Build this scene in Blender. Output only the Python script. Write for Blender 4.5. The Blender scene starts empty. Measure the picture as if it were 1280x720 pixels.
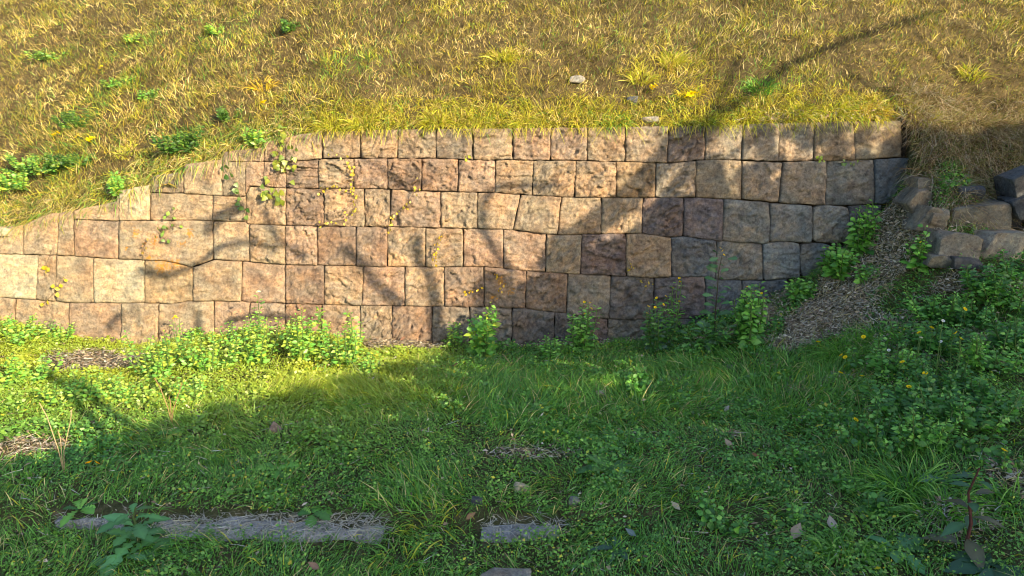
import bpy, math, random
import numpy as np
from mathutils import Vector, Matrix
random.seed(7); RNG = np.random.default_rng(11)
R = math.radians
sc = bpy.context.scene
COL = sc.collection

# ------------------------------------------------------------------ camera
PITCH = 12.8; EYE = 1.6; F = 924.0
cam_d = bpy.data.cameras.new('camera'); cam = bpy.data.objects.new('camera', cam_d); COL.objects.link(cam)
cam.location = (0, 0, EYE); cam.rotation_euler = (R(90 - PITCH), 0, 0)
cam_d.sensor_width = 36; cam_d.lens = 36 * F / 1280; cam_d.clip_start = 0.05; cam_d.clip_end = 500
sc.camera = cam
# ------------------------------------------------------------------ sky, sun, exposure
SUN_AZ = 42.0; SUN_EL = 22.5            # azimuth: degrees to the right of straight behind the camera
SUN = np.array([math.sin(R(SUN_AZ)) * math.cos(R(SUN_EL)), -math.cos(R(SUN_AZ)) * math.cos(R(SUN_EL)), math.sin(R(SUN_EL))])
w = bpy.data.worlds.new('World'); sc.world = w; w.use_nodes = True
nt = w.node_tree; nt.nodes.clear()
sky = nt.nodes.new('ShaderNodeTexSky'); sky.sky_type = 'NISHITA'; sky.sun_disc = False
sky.sun_elevation = R(SUN_EL); sky.sun_rotation = math.atan2(SUN[0], SUN[1])
bg = nt.nodes.new('ShaderNodeBackground'); bg.inputs['Strength'].default_value = 0.15
wo = nt.nodes.new('ShaderNodeOutputWorld')
nt.links.new(sky.outputs[0], bg.inputs['Color']); nt.links.new(bg.outputs[0], wo.inputs['Surface'])
sd = bpy.data.lights.new('sun', 'SUN'); sd.energy = 5.0; sd.angle = R(0.35); sd.color = (1.0, 0.82, 0.55)
so = bpy.data.objects.new('sun', sd); COL.objects.link(so)
so.rotation_euler = Vector(SUN).to_track_quat('Z', 'Y').to_euler(); so.location = (6, -8, 8)
sc.view_settings.view_transform = 'Standard'; sc.view_settings.look = 'None'
sc.cycles.filter_width = 1.0; sc.view_settings.gamma = 1.0; sc.view_settings.exposure = 1.08
try: sc.view_settings.use_curve_mapping = False
except Exception: pass

# ------------------------------------------------------------------ numeric helpers
def lin(r, g, b):
    f = lambda c: (c / 255 / 12.92) if c / 255 <= 0.04045 else ((c / 255 + 0.055) / 1.055) ** 2.4
    return (f(r), f(g), f(b))
def hsh(i, j, s):
    n = np.sin(i * 127.1 + j * 311.7 + s * 74.7) * 43758.5453
    return n - np.floor(n)
def vn(x, y, s=0.0):
    xi = np.floor(x); yi = np.floor(y); fx = x - xi; fy = y - yi
    fx = fx * fx * (3 - 2 * fx); fy = fy * fy * (3 - 2 * fy)
    a = hsh(xi, yi, s); b = hsh(xi + 1, yi, s); c = hsh(xi, yi + 1, s); d = hsh(xi + 1, yi + 1, s)
    return (a * (1 - fx) + b * fx) * (1 - fy) + (c * (1 - fx) + d * fx) * fy
def fbm(x, y, s=0.0, o=3):
    t = 0; a = 0.5
    for k in range(o):
        t = t + a * vn(x, y, s + k * 3.3); x = x * 2.03 + 5; y = y * 2.03 + 9; a *= 0.5
    return t / (1 - 0.5 ** o)
def facet(x, y, s):                     # chipped stone: every cell its own tilted plane
    xi = np.floor(x); yi = np.floor(y); best = np.full(x.shape, 9.0); out = np.zeros(x.shape)
    for di in (-1, 0, 1):
        for dj in (-1, 0, 1):
            ci = xi + di; cj = yi + dj
            cx = ci + hsh(ci, cj, s + 1); cy = cj + hsh(ci, cj, s + 2)
            d = (x - cx) ** 2 + (y - cy) ** 2
            h = (x - cx) * (hsh(ci, cj, s + 3) - .5) * 1.8 + (y - cy) * (hsh(ci, cj, s + 4) - .5) * 1.8 + (hsh(ci, cj, s + 5) - .5) * .7
            m = d < best; best = np.where(m, d, best); out = np.where(m, h, out)
    return out
def sst(a, b, x):
    t = np.clip((x - a) / (b - a), 0, 1); return t * t * (3 - 2 * t)
cp, sp = math.cos(R(PITCH)), math.sin(R(PITCH))
def ray(px, py):
    px = np.asarray(px, float); py = np.asarray(py, float)
    u = (px - 640) / F; v = (360 - py) / F
    d = np.stack([u, cp + v * sp, -sp + v * cp], -1)
    return d
FACE0, BAT = 5.30, 0.07                 # wall face: y = FACE0 + BAT * z
def on_wall(px, py, out=0.0):
    d = ray(px, py); t = (FACE0 - out + BAT * EYE) / (d[..., 1] - BAT * d[..., 2])
    return d * t[..., None] + np.array([0, 0, EYE])
# wall top line and ground line against the wall, read off the wall plane
TOPPX = [(-400, 330), (-120, 315), (0, 284), (28, 281), (60, 267), (91, 263), (147, 250), (150, 237), (186, 231), (190, 220), (228, 214), (232, 204), (276, 199), (281, 189), (328, 184), (333, 176), (356, 171), (402, 163), (500, 161), (600, 160), (800, 158), (900, 156), (1020, 152), (1127, 150), (1300, 150)]
BOTPX = [(-400, 395), (0, 402), (100, 425), (180, 432), (330, 415), (450, 425), (640, 434), (800, 424), (880, 404), (950, 380), (1000, 352), (1060, 305), (1100, 258), (1137, 212), (1175, 205), (1230, 225), (1500, 240)]
_t = on_wall([p[0] for p in TOPPX], [p[1] for p in TOPPX]); TX, TZ = _t[:, 0], _t[:, 2]
_b = on_wall([p[0] for p in BOTPX], [p[1] for p in BOTPX]); BX, BZ = _b[:, 0], _b[:, 2]
ztop = lambda x: np.interp(x, TX, TZ)
zbot = lambda x: np.interp(x, BX, BZ)
XEND = float(on_wall(1137., 220.)[0])
yedge = lambda x: FACE0 + BAT * ztop(x) + 0.045
def hill(x, y):
    e = np.maximum(y - yedge(x), 0)
    z = ztop(x) + 0.004 + 0.74 * np.minimum(e, 3.2) + 0.25 * np.clip(e - 3.2, 0, 6)
    z = z + (fbm(x * 1.6, y * 1.6, 4) - .5) * .14 * sst(0, .4, e) + (vn(x * 9, y * 9, 5) - .5) * .03 * sst(0, .1, e)
    r = sst(2.9, 3.5, x)
    return z - r * 0.10 * sst(0.8, 0, e) * 1.5
def front(x, y):
    b = 0.30 * np.maximum(x - 1.45, 0); b = np.minimum(b, 0.75)
    b = b * sst(1.5, 4.6, y) + 0.12 * sst(1.0, 2.0, x) * sst(4.5, 2.0, y)
    b = b + (fbm(x * 1.3, y * 1.3, 1) - .5) * .07 + (vn(x * 6, y * 6, 2) - .5) * .025
    b = b - 0.045 * sst(2.82, 2.74, y) * sst(1.2, 0.4, x)
    k = sst(4.15 + .2 * (vn(x * 2.5, y * 0, 14) - .5), 5.28, y); zb = zbot(x) + ((fbm(x * 4, y * 4, 17) - .5) * .16 + (vn(x * 13, y * 13, 18) - .5) * .05) * sst(1.8, 2.4, x)
    zz = b * (1 - k) + zb * k
    # beyond the end of the wall the bank comes forward behind the rubble
    e = sst(XEND + .12, XEND + .75, x)
    k2 = sst(4.98, 5.40, y)
    far = b * (1 - k2) + (ztop(x) - .05) * k2
    zz = zz + np.maximum(ztop(x) - .03 - zz, 0) * sst(5.18, 5.42, y) * (x > XEND - .01)
    return zz * (1 - e) + far * e
def surf(x, y):
    return np.where(y < yedge(x) - np.where(x > XEND, 0, .03), front(x, y), hill(x, y))
def cast(px, py):
    px = np.atleast_1d(np.asarray(px, float)); py = np.atleast_1d(np.asarray(py, float))
    d = ray(px, py); t = np.full(px.shape, 1.2); done = np.zeros(px.shape, bool)
    def inside(t, d):
        p = d * t[:, None]; z = p[:, 2] + EYE
        return (z <= surf(p[:, 0], p[:, 1])) | ((p[:, 1] >= FACE0 + BAT * z) & (z < ztop(p[:, 0])) & (p[:, 0] < XEND))
    live = np.arange(len(t))
    for k in range(170):
        h = inside(t[live], d[live]); live = live[~h]
        if len(live) == 0: break
        t[live] += .06
    lo = t - .06; hi = t.copy()
    for k in range(5):
        m = (lo + hi) / 2; h = inside(m, d); hi = np.where(h, m, hi); lo = np.where(h, lo, m)
    return d * hi[:, None] + np.array([0, 0, EYE])
def normal_at(x, y):
    e = .05
    n = np.stack([-(surf(x + e, y) - surf(x - e, y)) / (2 * e), -(surf(x, y + e) - surf(x, y - e)) / (2 * e), np.ones_like(x)], -1)
    n[:, 0] = np.clip(n[:, 0], -1.2, 1.2); n[:, 1] = np.clip(n[:, 1], -1.2, 1.2)
    return n / np.linalg.norm(n, axis=1)[:, None]

# ------------------------------------------------------------------ object helpers
def props(o, label=None, cat=None, group=None, kind=None):
    if label: o['label'] = label
    if cat: o['category'] = cat
    if group: o['group'] = group
    if kind: o['kind'] = kind
    return o
def mesh_np(name, v, quads, col=None, mat=None, smooth=False):
    v = np.asarray(v, np.float32).reshape(-1, 3); q = np.asarray(quads, np.int32)
    me = bpy.data.meshes.new(name); nq, k = q.shape
    me.vertices.add(len(v)); me.vertices.foreach_set('co', v.ravel())
    me.loops.add(nq * k); me.loops.foreach_set('vertex_index', q.ravel())
    me.polygons.add(nq); me.polygons.foreach_set('loop_start', np.arange(0, nq * k, k, dtype=np.int32))
    try: me.polygons.foreach_set('loop_total', np.full(nq, k, np.int32))
    except Exception: pass
    if smooth: me.polygons.foreach_set('use_smooth', np.ones(nq, bool))
    if col is not None:
        a = me.color_attributes.new('Col', 'FLOAT_COLOR', 'POINT')
        c = np.concatenate([np.asarray(col, np.float32).reshape(-1, 3), np.ones((len(v), 1), np.float32)], 1)
        a.data.foreach_set('color', c.ravel())
    me.update(calc_edges=True)
    if mat: me.materials.append(mat)
    return me
def link(name, me, parent=None, loc=(0, 0, 0), rot=None):
    o = bpy.data.objects.new(name, me); COL.objects.link(o); o.location = loc
    if rot is not None: o.rotation_euler = rot
    if parent is not None: o.parent = parent
    return o
def empty(name, loc, label, cat, group=None, rz=0):
    o = bpy.data.objects.new(name, None); COL.objects.link(o); o.location = loc; o.rotation_euler = (0, 0, rz)
    o.empty_display_size = .1
    return props(o, label, cat, group)
def unit(a): return a / np.maximum(np.linalg.norm(a, axis=-1, keepdims=True), 1e-9)
def blades(pos, d, L, W, droop, col, K=4, side=None, tipcol=None):
    """tapered bent grass blades; returns verts, quads, colours"""
    N = len(pos); d = unit(d)
    if side is None:
        a = RNG.uniform(0, 2 * math.pi, N); side = np.stack([np.cos(a), np.sin(a), RNG.normal(0, .2, N)], -1)
    side = unit(side - (side * d).sum(1)[:, None] * d)
    t = np.linspace(0, 1, K); wk = np.array([1, .95, .7, .08])[:K] if K == 4 else (np.array([1, .75, .08]) if K == 3 else np.linspace(1, .05, K) ** .6)
    c = pos[:, None, :] + d[:, None, :] * (t[None, :, None] * L[:, None, None])
    hv = d.copy(); hv[:, 2] = 0
    c[..., 2] -= droop[:, None] * L[:, None] * t[None] ** 2
    c = c + unit(hv)[:, None, :] * (droop * L * .35)[:, None, None] * (t ** 2)[None, :, None]
    s = side[:, None, :] * (W[:, None] * wk[None])[..., None] * .5
    v = np.stack([c - s, c + s], 2).reshape(-1, 3)
    b = (np.arange(N) * K * 2)[:, None, None] + (np.arange(K - 1) * 2)[None, :, None] + np.array([0, 1, 3, 2])[None, None]
    cc = np.repeat(col[:, None, :], K * 2, 1)
    if tipcol is not None:
        tt = np.repeat(t, 2)[None, :, None]; cc = cc * (1 - tt * .7) + tipcol[:, None, :] * tt * .7
    return v, b.reshape(-1, 4), cc.reshape(-1, 3)
OVATE = (0.04, .62, 1.0, .72, .05); LANCE = (.05, .55, .9, .6, .04); ROUND = (.25, .95, 1.05, .85, .3)
LOBED_SMALL = (.15, .75, .32, 1.1, .5, .95, .05); OVATE_SMALL = (.08, .95, .85, .05)
LOBED = (.10, .40, .18, .75, .32, 1.0, .45, 1.15, .8, .95, .5, .04); IVY = (.35, 1.15, .75, .8, .35, .05)
def leaves(pos, d, nrm, L, W, prof, fold, droop, col):
    N = len(pos); d = unit(d); nrm = unit(nrm - (nrm * d).sum(1)[:, None] * d); sd = np.cross(d, nrm)
    pr = np.array(prof); K = len(pr); t = np.linspace(0, 1, K)
    c = pos[:, None] + d[:, None] * (t[None, :, None] * L[:, None, None]) - nrm[:, None] * (droop[:, None] * L[:, None] * t[None] ** 2)[..., None]
    s = sd[:, None] * (pr[None] * W[:, None] * .5)[..., None]; u = nrm[:, None] * (pr[None] * W[:, None] * .5 * fold[:, None])[..., None]
    v = np.stack([c - s + u, c, c + s + u], 2).reshape(-1, 3)
    base = (np.arange(N) * K * 3)[:, None, None, None] + (np.arange(K - 1) * 3)[None, :, None, None] + np.array([0, 1])[None, None, :, None] + np.array([0, 1, 4, 3])
    cc = np.repeat(col[:, None, :], K * 3, 1).reshape(N, K, 3, 3).copy()
    cc[:, :, 1] *= 1.35
    return v, base.reshape(-1, 4), cc.reshape(-1, 3)
def join(parts):
    V, Q, C, n = [], [], [], 0
    for v, q, c in parts:
        V.append(v); Q.append(q + n); C.append(c); n += len(v)
    return np.concatenate(V), np.concatenate(Q), np.concatenate(C)
def tube(pts, rad, col=(.1, .1, .1), n=5):
    pts = np.asarray(pts, float); K = len(pts); rad = np.broadcast_to(rad, (K,))
    tg = unit(np.gradient(pts, axis=0)); ref = np.array([.3, .9, .1]); a = unit(np.cross(tg, ref)); b = np.cross(tg, a)
    th = np.arange(n) * 2 * math.pi / n
    v = pts[:, None] + rad[:, None, None] * (np.cos(th)[None, :, None] * a[:, None] + np.sin(th)[None, :, None] * b[:, None])
    i = np.arange(K - 1)[:, None]; j = np.arange(n)[None]; jn = (j + 1) % n
    q = np.stack([i * n + j, i * n + jn, (i + 1) * n + jn, (i + 1) * n + j], -1).reshape(-1, 4)
    return v.reshape(-1, 3), q, np.tile(np.array(col, float), (K * n, 1))
def pick(pal, N, wts=None, var=.18):
    pal = np.array(pal); i = RNG.choice(len(pal), N, p=None if wts is None else np.array(wts) / np.sum(wts))
    return pal[i] * RNG.uniform(1 - var, 1 + var, (N, 1)) * RNG.uniform(.94, 1.06, (N, 3))

# ------------------------------------------------------------------ materials
def newmat(name):
    m = bpy.data.materials.new(name); m.use_nodes = True; m.node_tree.nodes.clear()
    return m, m.node_tree, m.node_tree.nodes.new
def veg(name, trans=.3, gloss=.06, rough=.45):
    m, t, N = newmat(name); at = N('ShaderNodeAttribute'); at.attribute_name = 'Col'
    df = N('ShaderNodeBsdfDiffuse'); tr = N('ShaderNodeBsdfTranslucent'); gl = N('ShaderNodeBsdfGlossy')
    gl.inputs['Roughness'].default_value = rough
    gm = N('ShaderNodeMixRGB'); gm.blend_type = 'MULTIPLY'; gm.inputs[0].default_value = 1; gm.inputs[2].default_value = (1.3, 1.35, .6, 1)
    t.links.new(at.outputs['Color'], df.inputs['Color']); t.links.new(at.outputs['Color'], gm.inputs[1]); t.links.new(gm.outputs[0], tr.inputs['Color'])
    a = N('ShaderNodeMixShader'); a.inputs[0].default_value = trans; b = N('ShaderNodeMixShader'); b.inputs[0].default_value = gloss
    t.links.new(df.outputs[0], a.inputs[1]); t.links.new(tr.outputs[0], a.inputs[2])
    t.links.new(a.outputs[0], b.inputs[1]); t.links.new(gl.outputs[0], b.inputs[2])
    o = N('ShaderNodeOutputMaterial'); t.links.new(b.outputs[0], o.inputs['Surface']); return m
M_VEG = veg('leaf_green', .30, .05); M_GRASS = veg('grass_blade', .30, .04); M_DRY = veg('dry_straw', .18, .03, .6); M_PETAL = veg('petal', .25, .0)
def noise_node(t, N, scale, det=4, vec=None, rough=.6):
    n = N('ShaderNodeTexNoise'); n.inputs['Scale'].default_value = scale; n.inputs['Detail'].default_value = det; n.inputs['Roughness'].default_value = rough
    if vec is not None: t.links.new(vec, n.inputs['Vector'])
    return n
def ramp(t, N, fac, stops):
    r = N('ShaderNodeValToRGB'); e = r.color_ramp.elements
    e[0].position = stops[0][0]; e[0].color = (*stops[0][1], 1); e[1].position = stops[-1][0]; e[1].color = (*stops[-1][1], 1)
    for p, c in stops[1:-1]:
        k = e.new(p); k.color = (*c, 1)
    t.links.new(fac, r.inputs[0]); return r
def mul(t, N, a, b, f=1.0, mode='MULTIPLY'):
    m = N('ShaderNodeMixRGB'); m.blend_type = mode; m.inputs[0].default_value = f
    t.links.new(a, m.inputs[1]); t.links.new(b, m.inputs[2]); return m.outputs[0]
def stone_mat(name, lichen=None, bump=.5):
    m, t, N = newmat(name); oi = N('ShaderNodeObjectInfo'); tc = N('ShaderNodeTexCoord')
    ad = N('ShaderNodeVectorMath'); ad.operation = 'ADD'; sc_ = N('ShaderNodeMath'); sc_.operation = 'MULTIPLY'; sc_.inputs[1].default_value = 37.
    t.links.new(oi.outputs['Random'], sc_.inputs[0]); t.links.new(tc.outputs['Object'], ad.inputs[0]); t.links.new(sc_.outputs[0], ad.inputs[1])
    P = ad.outputs[0]
    n1 = noise_node(t, N, 9, 4, P); n2 = noise_node(t, N, 55, 5, P, .7); n3 = noise_node(t, N, 210, 3, P, .7); n4 = noise_node(t, N, 22, 5, P, .75)
    c = oi.outputs['Color']
    r1 = ramp(t, N, n1.outputs['Fac'], [(.30, (.62, .60, .62)), (.5, (1, 1, 1)), (.72, (1.3, 1.22, 1.08))]); c = mul(t, N, c, r1.outputs[0])
    r4 = ramp(t, N, n4.outputs['Fac'], [(.34, (.64, .60, .58)), (.45, (.95, .95, .95)), (.60, (1.08, 1.05, .98)), (.70, (1.55, 1.45, 1.25))]); c = mul(t, N, c, r4.outputs[0], .8)
    r2 = ramp(t, N, n2.outputs['Fac'], [(.33, (.55, .5, .5)), (.5, (1, 1, 1)), (.68, (1.3, 1.28, 1.2))]); c = mul(t, N, c, r2.outputs[0], .85)
    r3 = ramp(t, N, n3.outputs['Fac'], [(.35, (.62, .6, .6)), (.5, (1, 1, 1)), (.66, (1.45, 1.45, 1.45))]); c = mul(t, N, c, r3.outputs[0], .6)
    n0 = noise_node(t, N, 5.5, 3, P); r0 = ramp(t, N, n0.outputs['Fac'], [(.36, (.86, .95, 1.02)), (.5, (1, 1, 1)), (.64, (1.10, .99, .90))]); c = mul(t, N, c, r0.outputs[0])
    rv = N('ShaderNodeTexNoise'); mp = N('ShaderNodeMapping'); mp.inputs['Rotation'].default_value = (0, .7, 0); mp.inputs['Scale'].default_value = (1, 1, 1.9)
    t.links.new(P, mp.inputs['Vector']); t.links.new(mp.outputs[0], rv.inputs['Vector'])
    try: rv.noise_type = 'RIDGED_MULTIFRACTAL'
    except Exception: pass
    rv.inputs['Scale'].default_value = 13; rv.inputs['Detail'].default_value = 5; rv.inputs['Roughness'].default_value = .6
    rr = ramp(t, N, rv.outputs['Fac'], [(.0, (.80, .78, .76)), (.35, (1, 1, 1)), (1., (1.16, 1.12, 1.05))]); c = mul(t, N, c, rr.outputs[0], 1.)
    if lichen:
        g = N('ShaderNodeNewGeometry'); acc = None
        for (p, r) in lichen:
            d = N('ShaderNodeVectorMath'); d.operation = 'DISTANCE'; d.inputs[1].default_value = tuple(float(q) for q in p); t.links.new(g.outputs['Position'], d.inputs[0])
            k = N('ShaderNodeMath'); k.operation = 'MULTIPLY_ADD'; k.inputs[1].default_value = -1 / r; k.inputs[2].default_value = 1.0; t.links.new(d.outputs['Value'], k.inputs[0])
            if acc is None: acc = k.outputs[0]
            else:
                mx = N('ShaderNodeMath'); mx.operation = 'MAXIMUM'; t.links.new(acc, mx.inputs[0]); t.links.new(k.outputs[0], mx.inputs[1]); acc = mx.outputs[0]
        nn = noise_node(t, N, 48, 6, g.outputs['Position'], .75)
        s = N('ShaderNodeMath'); s.operation = 'MULTIPLY_ADD'; s.inputs[1].default_value = 4.0; s.inputs[2].default_value = -2.5; t.links.new(nn.outputs['Fac'], s.inputs[0])
        a2 = N('ShaderNodeMath'); a2.operation = 'ADD'; t.links.new(s.outputs[0], a2.inputs[0]); t.links.new(acc, a2.inputs[1])
        a3 = N('ShaderNodeMath'); a3.operation = 'MULTIPLY'; a3.use_clamp = True; a3.inputs[1].default_value = 3.0; t.links.new(a2.outputs[0], a3.inputs[0])
        mm = N('ShaderNodeMixRGB'); t.links.new(a3.outputs[0], mm.inputs[0]); t.links.new(c, mm.inputs[1]); mm.inputs[2].default_value = (.42, .20, .04, 1); c = mm.outputs[0]
    b = N('ShaderNodeBsdfPrincipled'); b.inputs['Roughness'].default_value = .9
    b.inputs['Specular IOR Level'].default_value = .2
    t.links.new(c, b.inputs['Base Color'])
    sm = N('ShaderNodeMath'); sm.operation = 'ADD'; t.links.new(n4.outputs['Fac'], sm.inputs[0])
    s2 = N('ShaderNodeMath'); s2.operation = 'MULTIPLY_ADD'; s2.inputs[1].default_value = .5; t.links.new(n2.outputs['Fac'], s2.inputs[0]); t.links.new(n3.outputs['Fac'], s2.inputs[2])
    s3 = N('ShaderNodeMath'); s3.operation = 'MULTIPLY'; s3.inputs[1].default_value = .45; t.links.new(s2.outputs[0], s3.inputs[0]); t.links.new(s3.outputs[0], sm.inputs[1])
    bp = N('ShaderNodeBump'); bp.inputs['Strength'].default_value = bump; bp.inputs['Distance'].default_value = .02; rq = N('ShaderNodeMath'); rq.operation = 'MULTIPLY_ADD'; rq.inputs[1].default_value = .55; t.links.new(rv.outputs['Fac'], rq.inputs[0]); t.links.new(sm.outputs[0], rq.inputs[2]); t.links.new(rq.outputs[0], bp.inputs['Height']); t.links.new(bp.outputs[0], b.inputs['Normal'])
    o = N('ShaderNodeOutputMaterial'); t.links.new(b.outputs[0], o.inputs['Surface']); return m
def soil_mat(name, stops, scale=14, bump=.6):
    m, t, N = newmat(name); g = N('ShaderNodeNewGeometry')
    n1 = noise_node(t, N, scale, 6, g.outputs['Position'], .7); n2 = noise_node(t, N, 120, 4, g.outputs['Position'], .7)
    r = ramp(t, N, n1.outputs['Fac'], stops); r2 = ramp(t, N, n2.outputs['Fac'], [(.3, (.5, .5, .5)), (.7, (1.4, 1.4, 1.4))])
    b = N('ShaderNodeBsdfPrincipled'); b.inputs['Roughness'].default_value = .95; b.inputs['Specular IOR Level'].default_value = .1
    t.links.new(mul(t, N, r.outputs[0], r2.outputs[0]), b.inputs['Base Color'])
    bp = N('ShaderNodeBump'); bp.inputs['Strength'].default_value = bump; bp.inputs['Distance'].default_value = .03; t.links.new(n1.outputs['Fac'], bp.inputs['Height']); t.links.new(bp.outputs[0], b.inputs['Normal'])
    o = N('ShaderNodeOutputMaterial'); t.links.new(b.outputs[0], o.inputs['Surface']); return m

# ------------------------------------------------------------------ ground and hillside sheets
def sheet(name, xs, ys, fn, mat):
    X, Y = np.meshgrid(xs, ys); Z = fn(X, Y); nx, ny = len(xs), len(ys)
    i = np.arange(ny - 1)[:, None]; j = np.arange(nx - 1)[None]
    q = np.stack([i * nx + j, i * nx + j + 1, (i + 1) * nx + j + 1, (i + 1) * nx + j], -1).reshape(-1, 4)
    o = link(name, mesh_np(name, np.stack([X, Y, Z], -1), q, None, mat, True)); return props(o, kind='structure')
m_soil = soil_mat('soil', [(.3, (.035, .04, .015)), (.5, (.075, .075, .03)), (.68, (.14, .11, .06))])
m_bank = soil_mat('bank_soil', [(.3, (.035, .028, .012)), (.5, (.09, .068, .03)), (.7, (.16, .12, .05))])
xs = np.concatenate([np.linspace(-45, -6, 14)[:-1], np.arange(-6, 6.001, .06), np.linspace(6, 45, 14)[1:]])
ysf = np.concatenate([np.linspace(-45, 0, 12)[:-1], np.arange(0, 5.66, .05)])
def gfn(X, Y):
    z = front(X, Y); return np.where(Y > 5.47, z - (Y - 5.47) * 4, z) - np.where(X > XEND, .006, .006 + .5 * sst(5.34, 5.5, Y))
sheet('ground', xs, ysf, gfn, m_soil)
U = np.concatenate([np.arange(0, 3.6, .06), np.linspace(3.6, 40, 10)])
Xh, Uh = np.meshgrid(xs, U); Yh = yedge(Xh) + Uh; Zh = hill(Xh, Yh); Xh = np.concatenate([Xh[:1], Xh]); Yh = np.concatenate([Yh[:1] - .012, Yh]); Zh = np.concatenate([Zh[:1] - .9, Zh])
nx, ny = len(xs), len(U) + 1; i = np.arange(ny - 1)[:, None]; j = np.arange(nx - 1)[None]
q = np.stack([i * nx + j, i * nx + j + 1, (i + 1) * nx + j + 1, (i + 1) * nx + j], -1).reshape(-1, 4)
props(link('hillside', mesh_np('hillside', np.stack([Xh, Yh, Zh], -1), q, None, m_bank, True)), kind='structure')

# ------------------------------------------------------------------ retaining wall, stone by stone
pal = dict(T=(168, 151, 128), P=(164, 143, 126), B=(140, 120, 106), U=(108, 96, 100), G=(138, 139, 136), D=(98, 102, 108), W=(190, 179, 153), O=(158, 138, 107), L=(152, 147, 138), K=(134, 130, 121))
pal = {k: lin(*v) for k, v in pal.items()}
lines = {
 0: TOPPX,
 1: [(-300, 120), (284, 120), (285, 202), (357, 202), (397, 199), (451, 198), (545, 198), (591, 200), (641, 200), (734, 201), (835, 204), (882, 200), (927, 200), (972, 202), (1035, 201), (1070, 200), (1127, 197), (1150, 196)],
 2: [(-300, 120), (186, 120), (187, 241), (230, 242), (277, 245), (306, 246), (312, 233), (357, 235), (399, 236), (455, 236), (485, 236), (526, 239), (572, 240), (619, 241), (666, 244), (719, 247), (870, 247), (927, 250), (974, 254), (1032, 257), (1065, 257), (1110, 255)],
 3: [(-300, 120), (91, 120), (92, 274), (149, 276), (187, 276), (265, 276), (306, 277), (308, 280), (357, 282), (395, 283), (485, 284), (532, 285), (597, 286), (630, 287), (697, 294), (725, 293), (802, 292), (837, 297), (854, 296), (895, 301), (955, 305), (972, 302), (1012, 304), (1060, 304)],
 4: [(-300, 316), (0, 317), (47, 319), (70, 319), (115, 322), (147, 324), (180, 325), (212, 327), (240, 334), (267, 325), (302, 327), (356, 331), (405, 332), (455, 333), (506, 334), (605, 334), (660, 339), (710, 342), (765, 345), (817, 347), (882, 346), (898, 350), (955, 351), (1040, 345)],
 5: [(-300, 368), (0, 372), (45, 375), (86, 379), (180, 379), (212, 380), (235, 377), (267, 376), (312, 378), (356, 380), (450, 382), (540, 383), (606, 384), (657, 386), (707, 392), (760, 399), (795, 400), (930, 398), (1000, 398)],
 6: [(-300, 418), (0, 420), (90, 428), (180, 432), (300, 428), (500, 432), (640, 440), (760, 442), (930, 440)],
 7: [(-300, 470), (930, 490)]}
ORDER = "T P B U G D W O L K".split()
def S(*k): return [ORDER[i] for i in k]      # stone kinds by number
joints = {
 0: ([(285, 285), (330, 330), (357, 357), (402, 402), (451, 451), (497, 497), (545, 545), (591, 591), (641, 641), (689, 688), (734, 734), (782, 781), (836, 834), (882, 882), (930, 927), (974, 973), (1019, 1017), (1066, 1069), (1127, 1128)], S(1, 1, 0, 0, 0, 0, 9, 0, 1, 1, 0, 0, 2, 0, 0, 0, 7, 7)),
 1: ([(187, 187), (230, 230), (278, 278), (307, 307), (330, 330), (357, 357), (398, 398), (442, 442), (484, 485), (527, 526), (573, 572), (619, 619), (667, 665), (720, 718), (770, 770), (820, 819), (870, 870), (927, 927), (979, 974), (1033, 1032), (1093, 1094), (1137, 1137)], S(9, 0, 0, 1, 1, 2, 0, 1, 2, 2, 1, 0, 0, 0, 7, 0, 7, 0, 0, 9, 5)),
 2: [] , }
joints[2] = ([(92, 92), (149, 149), (187, 187), (266, 266), (307, 307), (357, 357), (405, 405), (455, 456), (488, 487), (551, 551), (597, 597), (651, 641), (702, 697), (752, 751), (804, 802), (855, 854), (905, 903), (962, 962), (1016, 1016), (1062, 1062), (1102, 1100)], S(0, 6, 0, 0, 0, 2, 0, 0, 1, 0, 0, 0, 0, 0, 3, 3, 9, 4, 8, 5, 5))
joints[3] = ([(-190, -190), (-120, -120), (-50, -50), (29, 29), (74, 71), (92, 93), (148, 148), (266, 266), (311, 312), (357, 357), (396, 397), (445, 445), (484, 484), (532, 532), (579, 579), (629, 629), (683, 682), (727, 725), (783, 783), (839, 839), (896, 895), (953, 955), (1000, 1001), (1040, 1040)], S(0, 0, 0, 0, 9, 9, 1, 7, 0, 1, 2, 3, 0, 0, 2, 1, 0, 3, 0, 5, 9, 4, 4, 5))[0:2]
joints[3] = (joints[3][0], S(0, 0, 0, 0, 0, 1, 0, 0, 0, 1, 2, 2, 0, 0, 1, 1, 0, 3, 0, 5, 9, 4, 4, 5))
joints[4] = ([(-180, -180), (-110, -110), (-40, -40), (48, 45), (69, 69), (116, 117), (180, 180), (241, 241), (302, 301), (356, 356), (405, 405), (455, 452), (506, 506), (555, 555), (605, 605), (658, 657), (710, 708), (764, 761), (818, 817), (882, 882), (928, 928), (985, 985)], S(0, 0, 6, 0, 0, 6, 7, 0, 1, 2, 0, 1, 0, 2, 2, 2, 9, 5, 3, 5, 5))
joints[5] = ([(-200, -200), (-130, -130), (-60, -60), (18, 17), (85, 85), (152, 151), (198, 198), (267, 267), (312, 312), (356, 356), (402, 402), (450, 450), (490, 490), (540, 540), (587, 587), (640, 640), (693, 693), (722, 722), (760, 758), (812, 812), (866, 866), (925, 925)], S(0, 0, 0, 0, 0, 1, 0, 0, 1, 1, 2, 0, 9, 2, 9, 4, 5, 5, 3, 4, 5, 5))
joints[5] = (joints[5][0], S(0, 0, 0, 0, 1, 0, 0, 1, 1, 2, 0, 0, 2, 9, 4, 5, 5, 3, 9, 5, 5))
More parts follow.
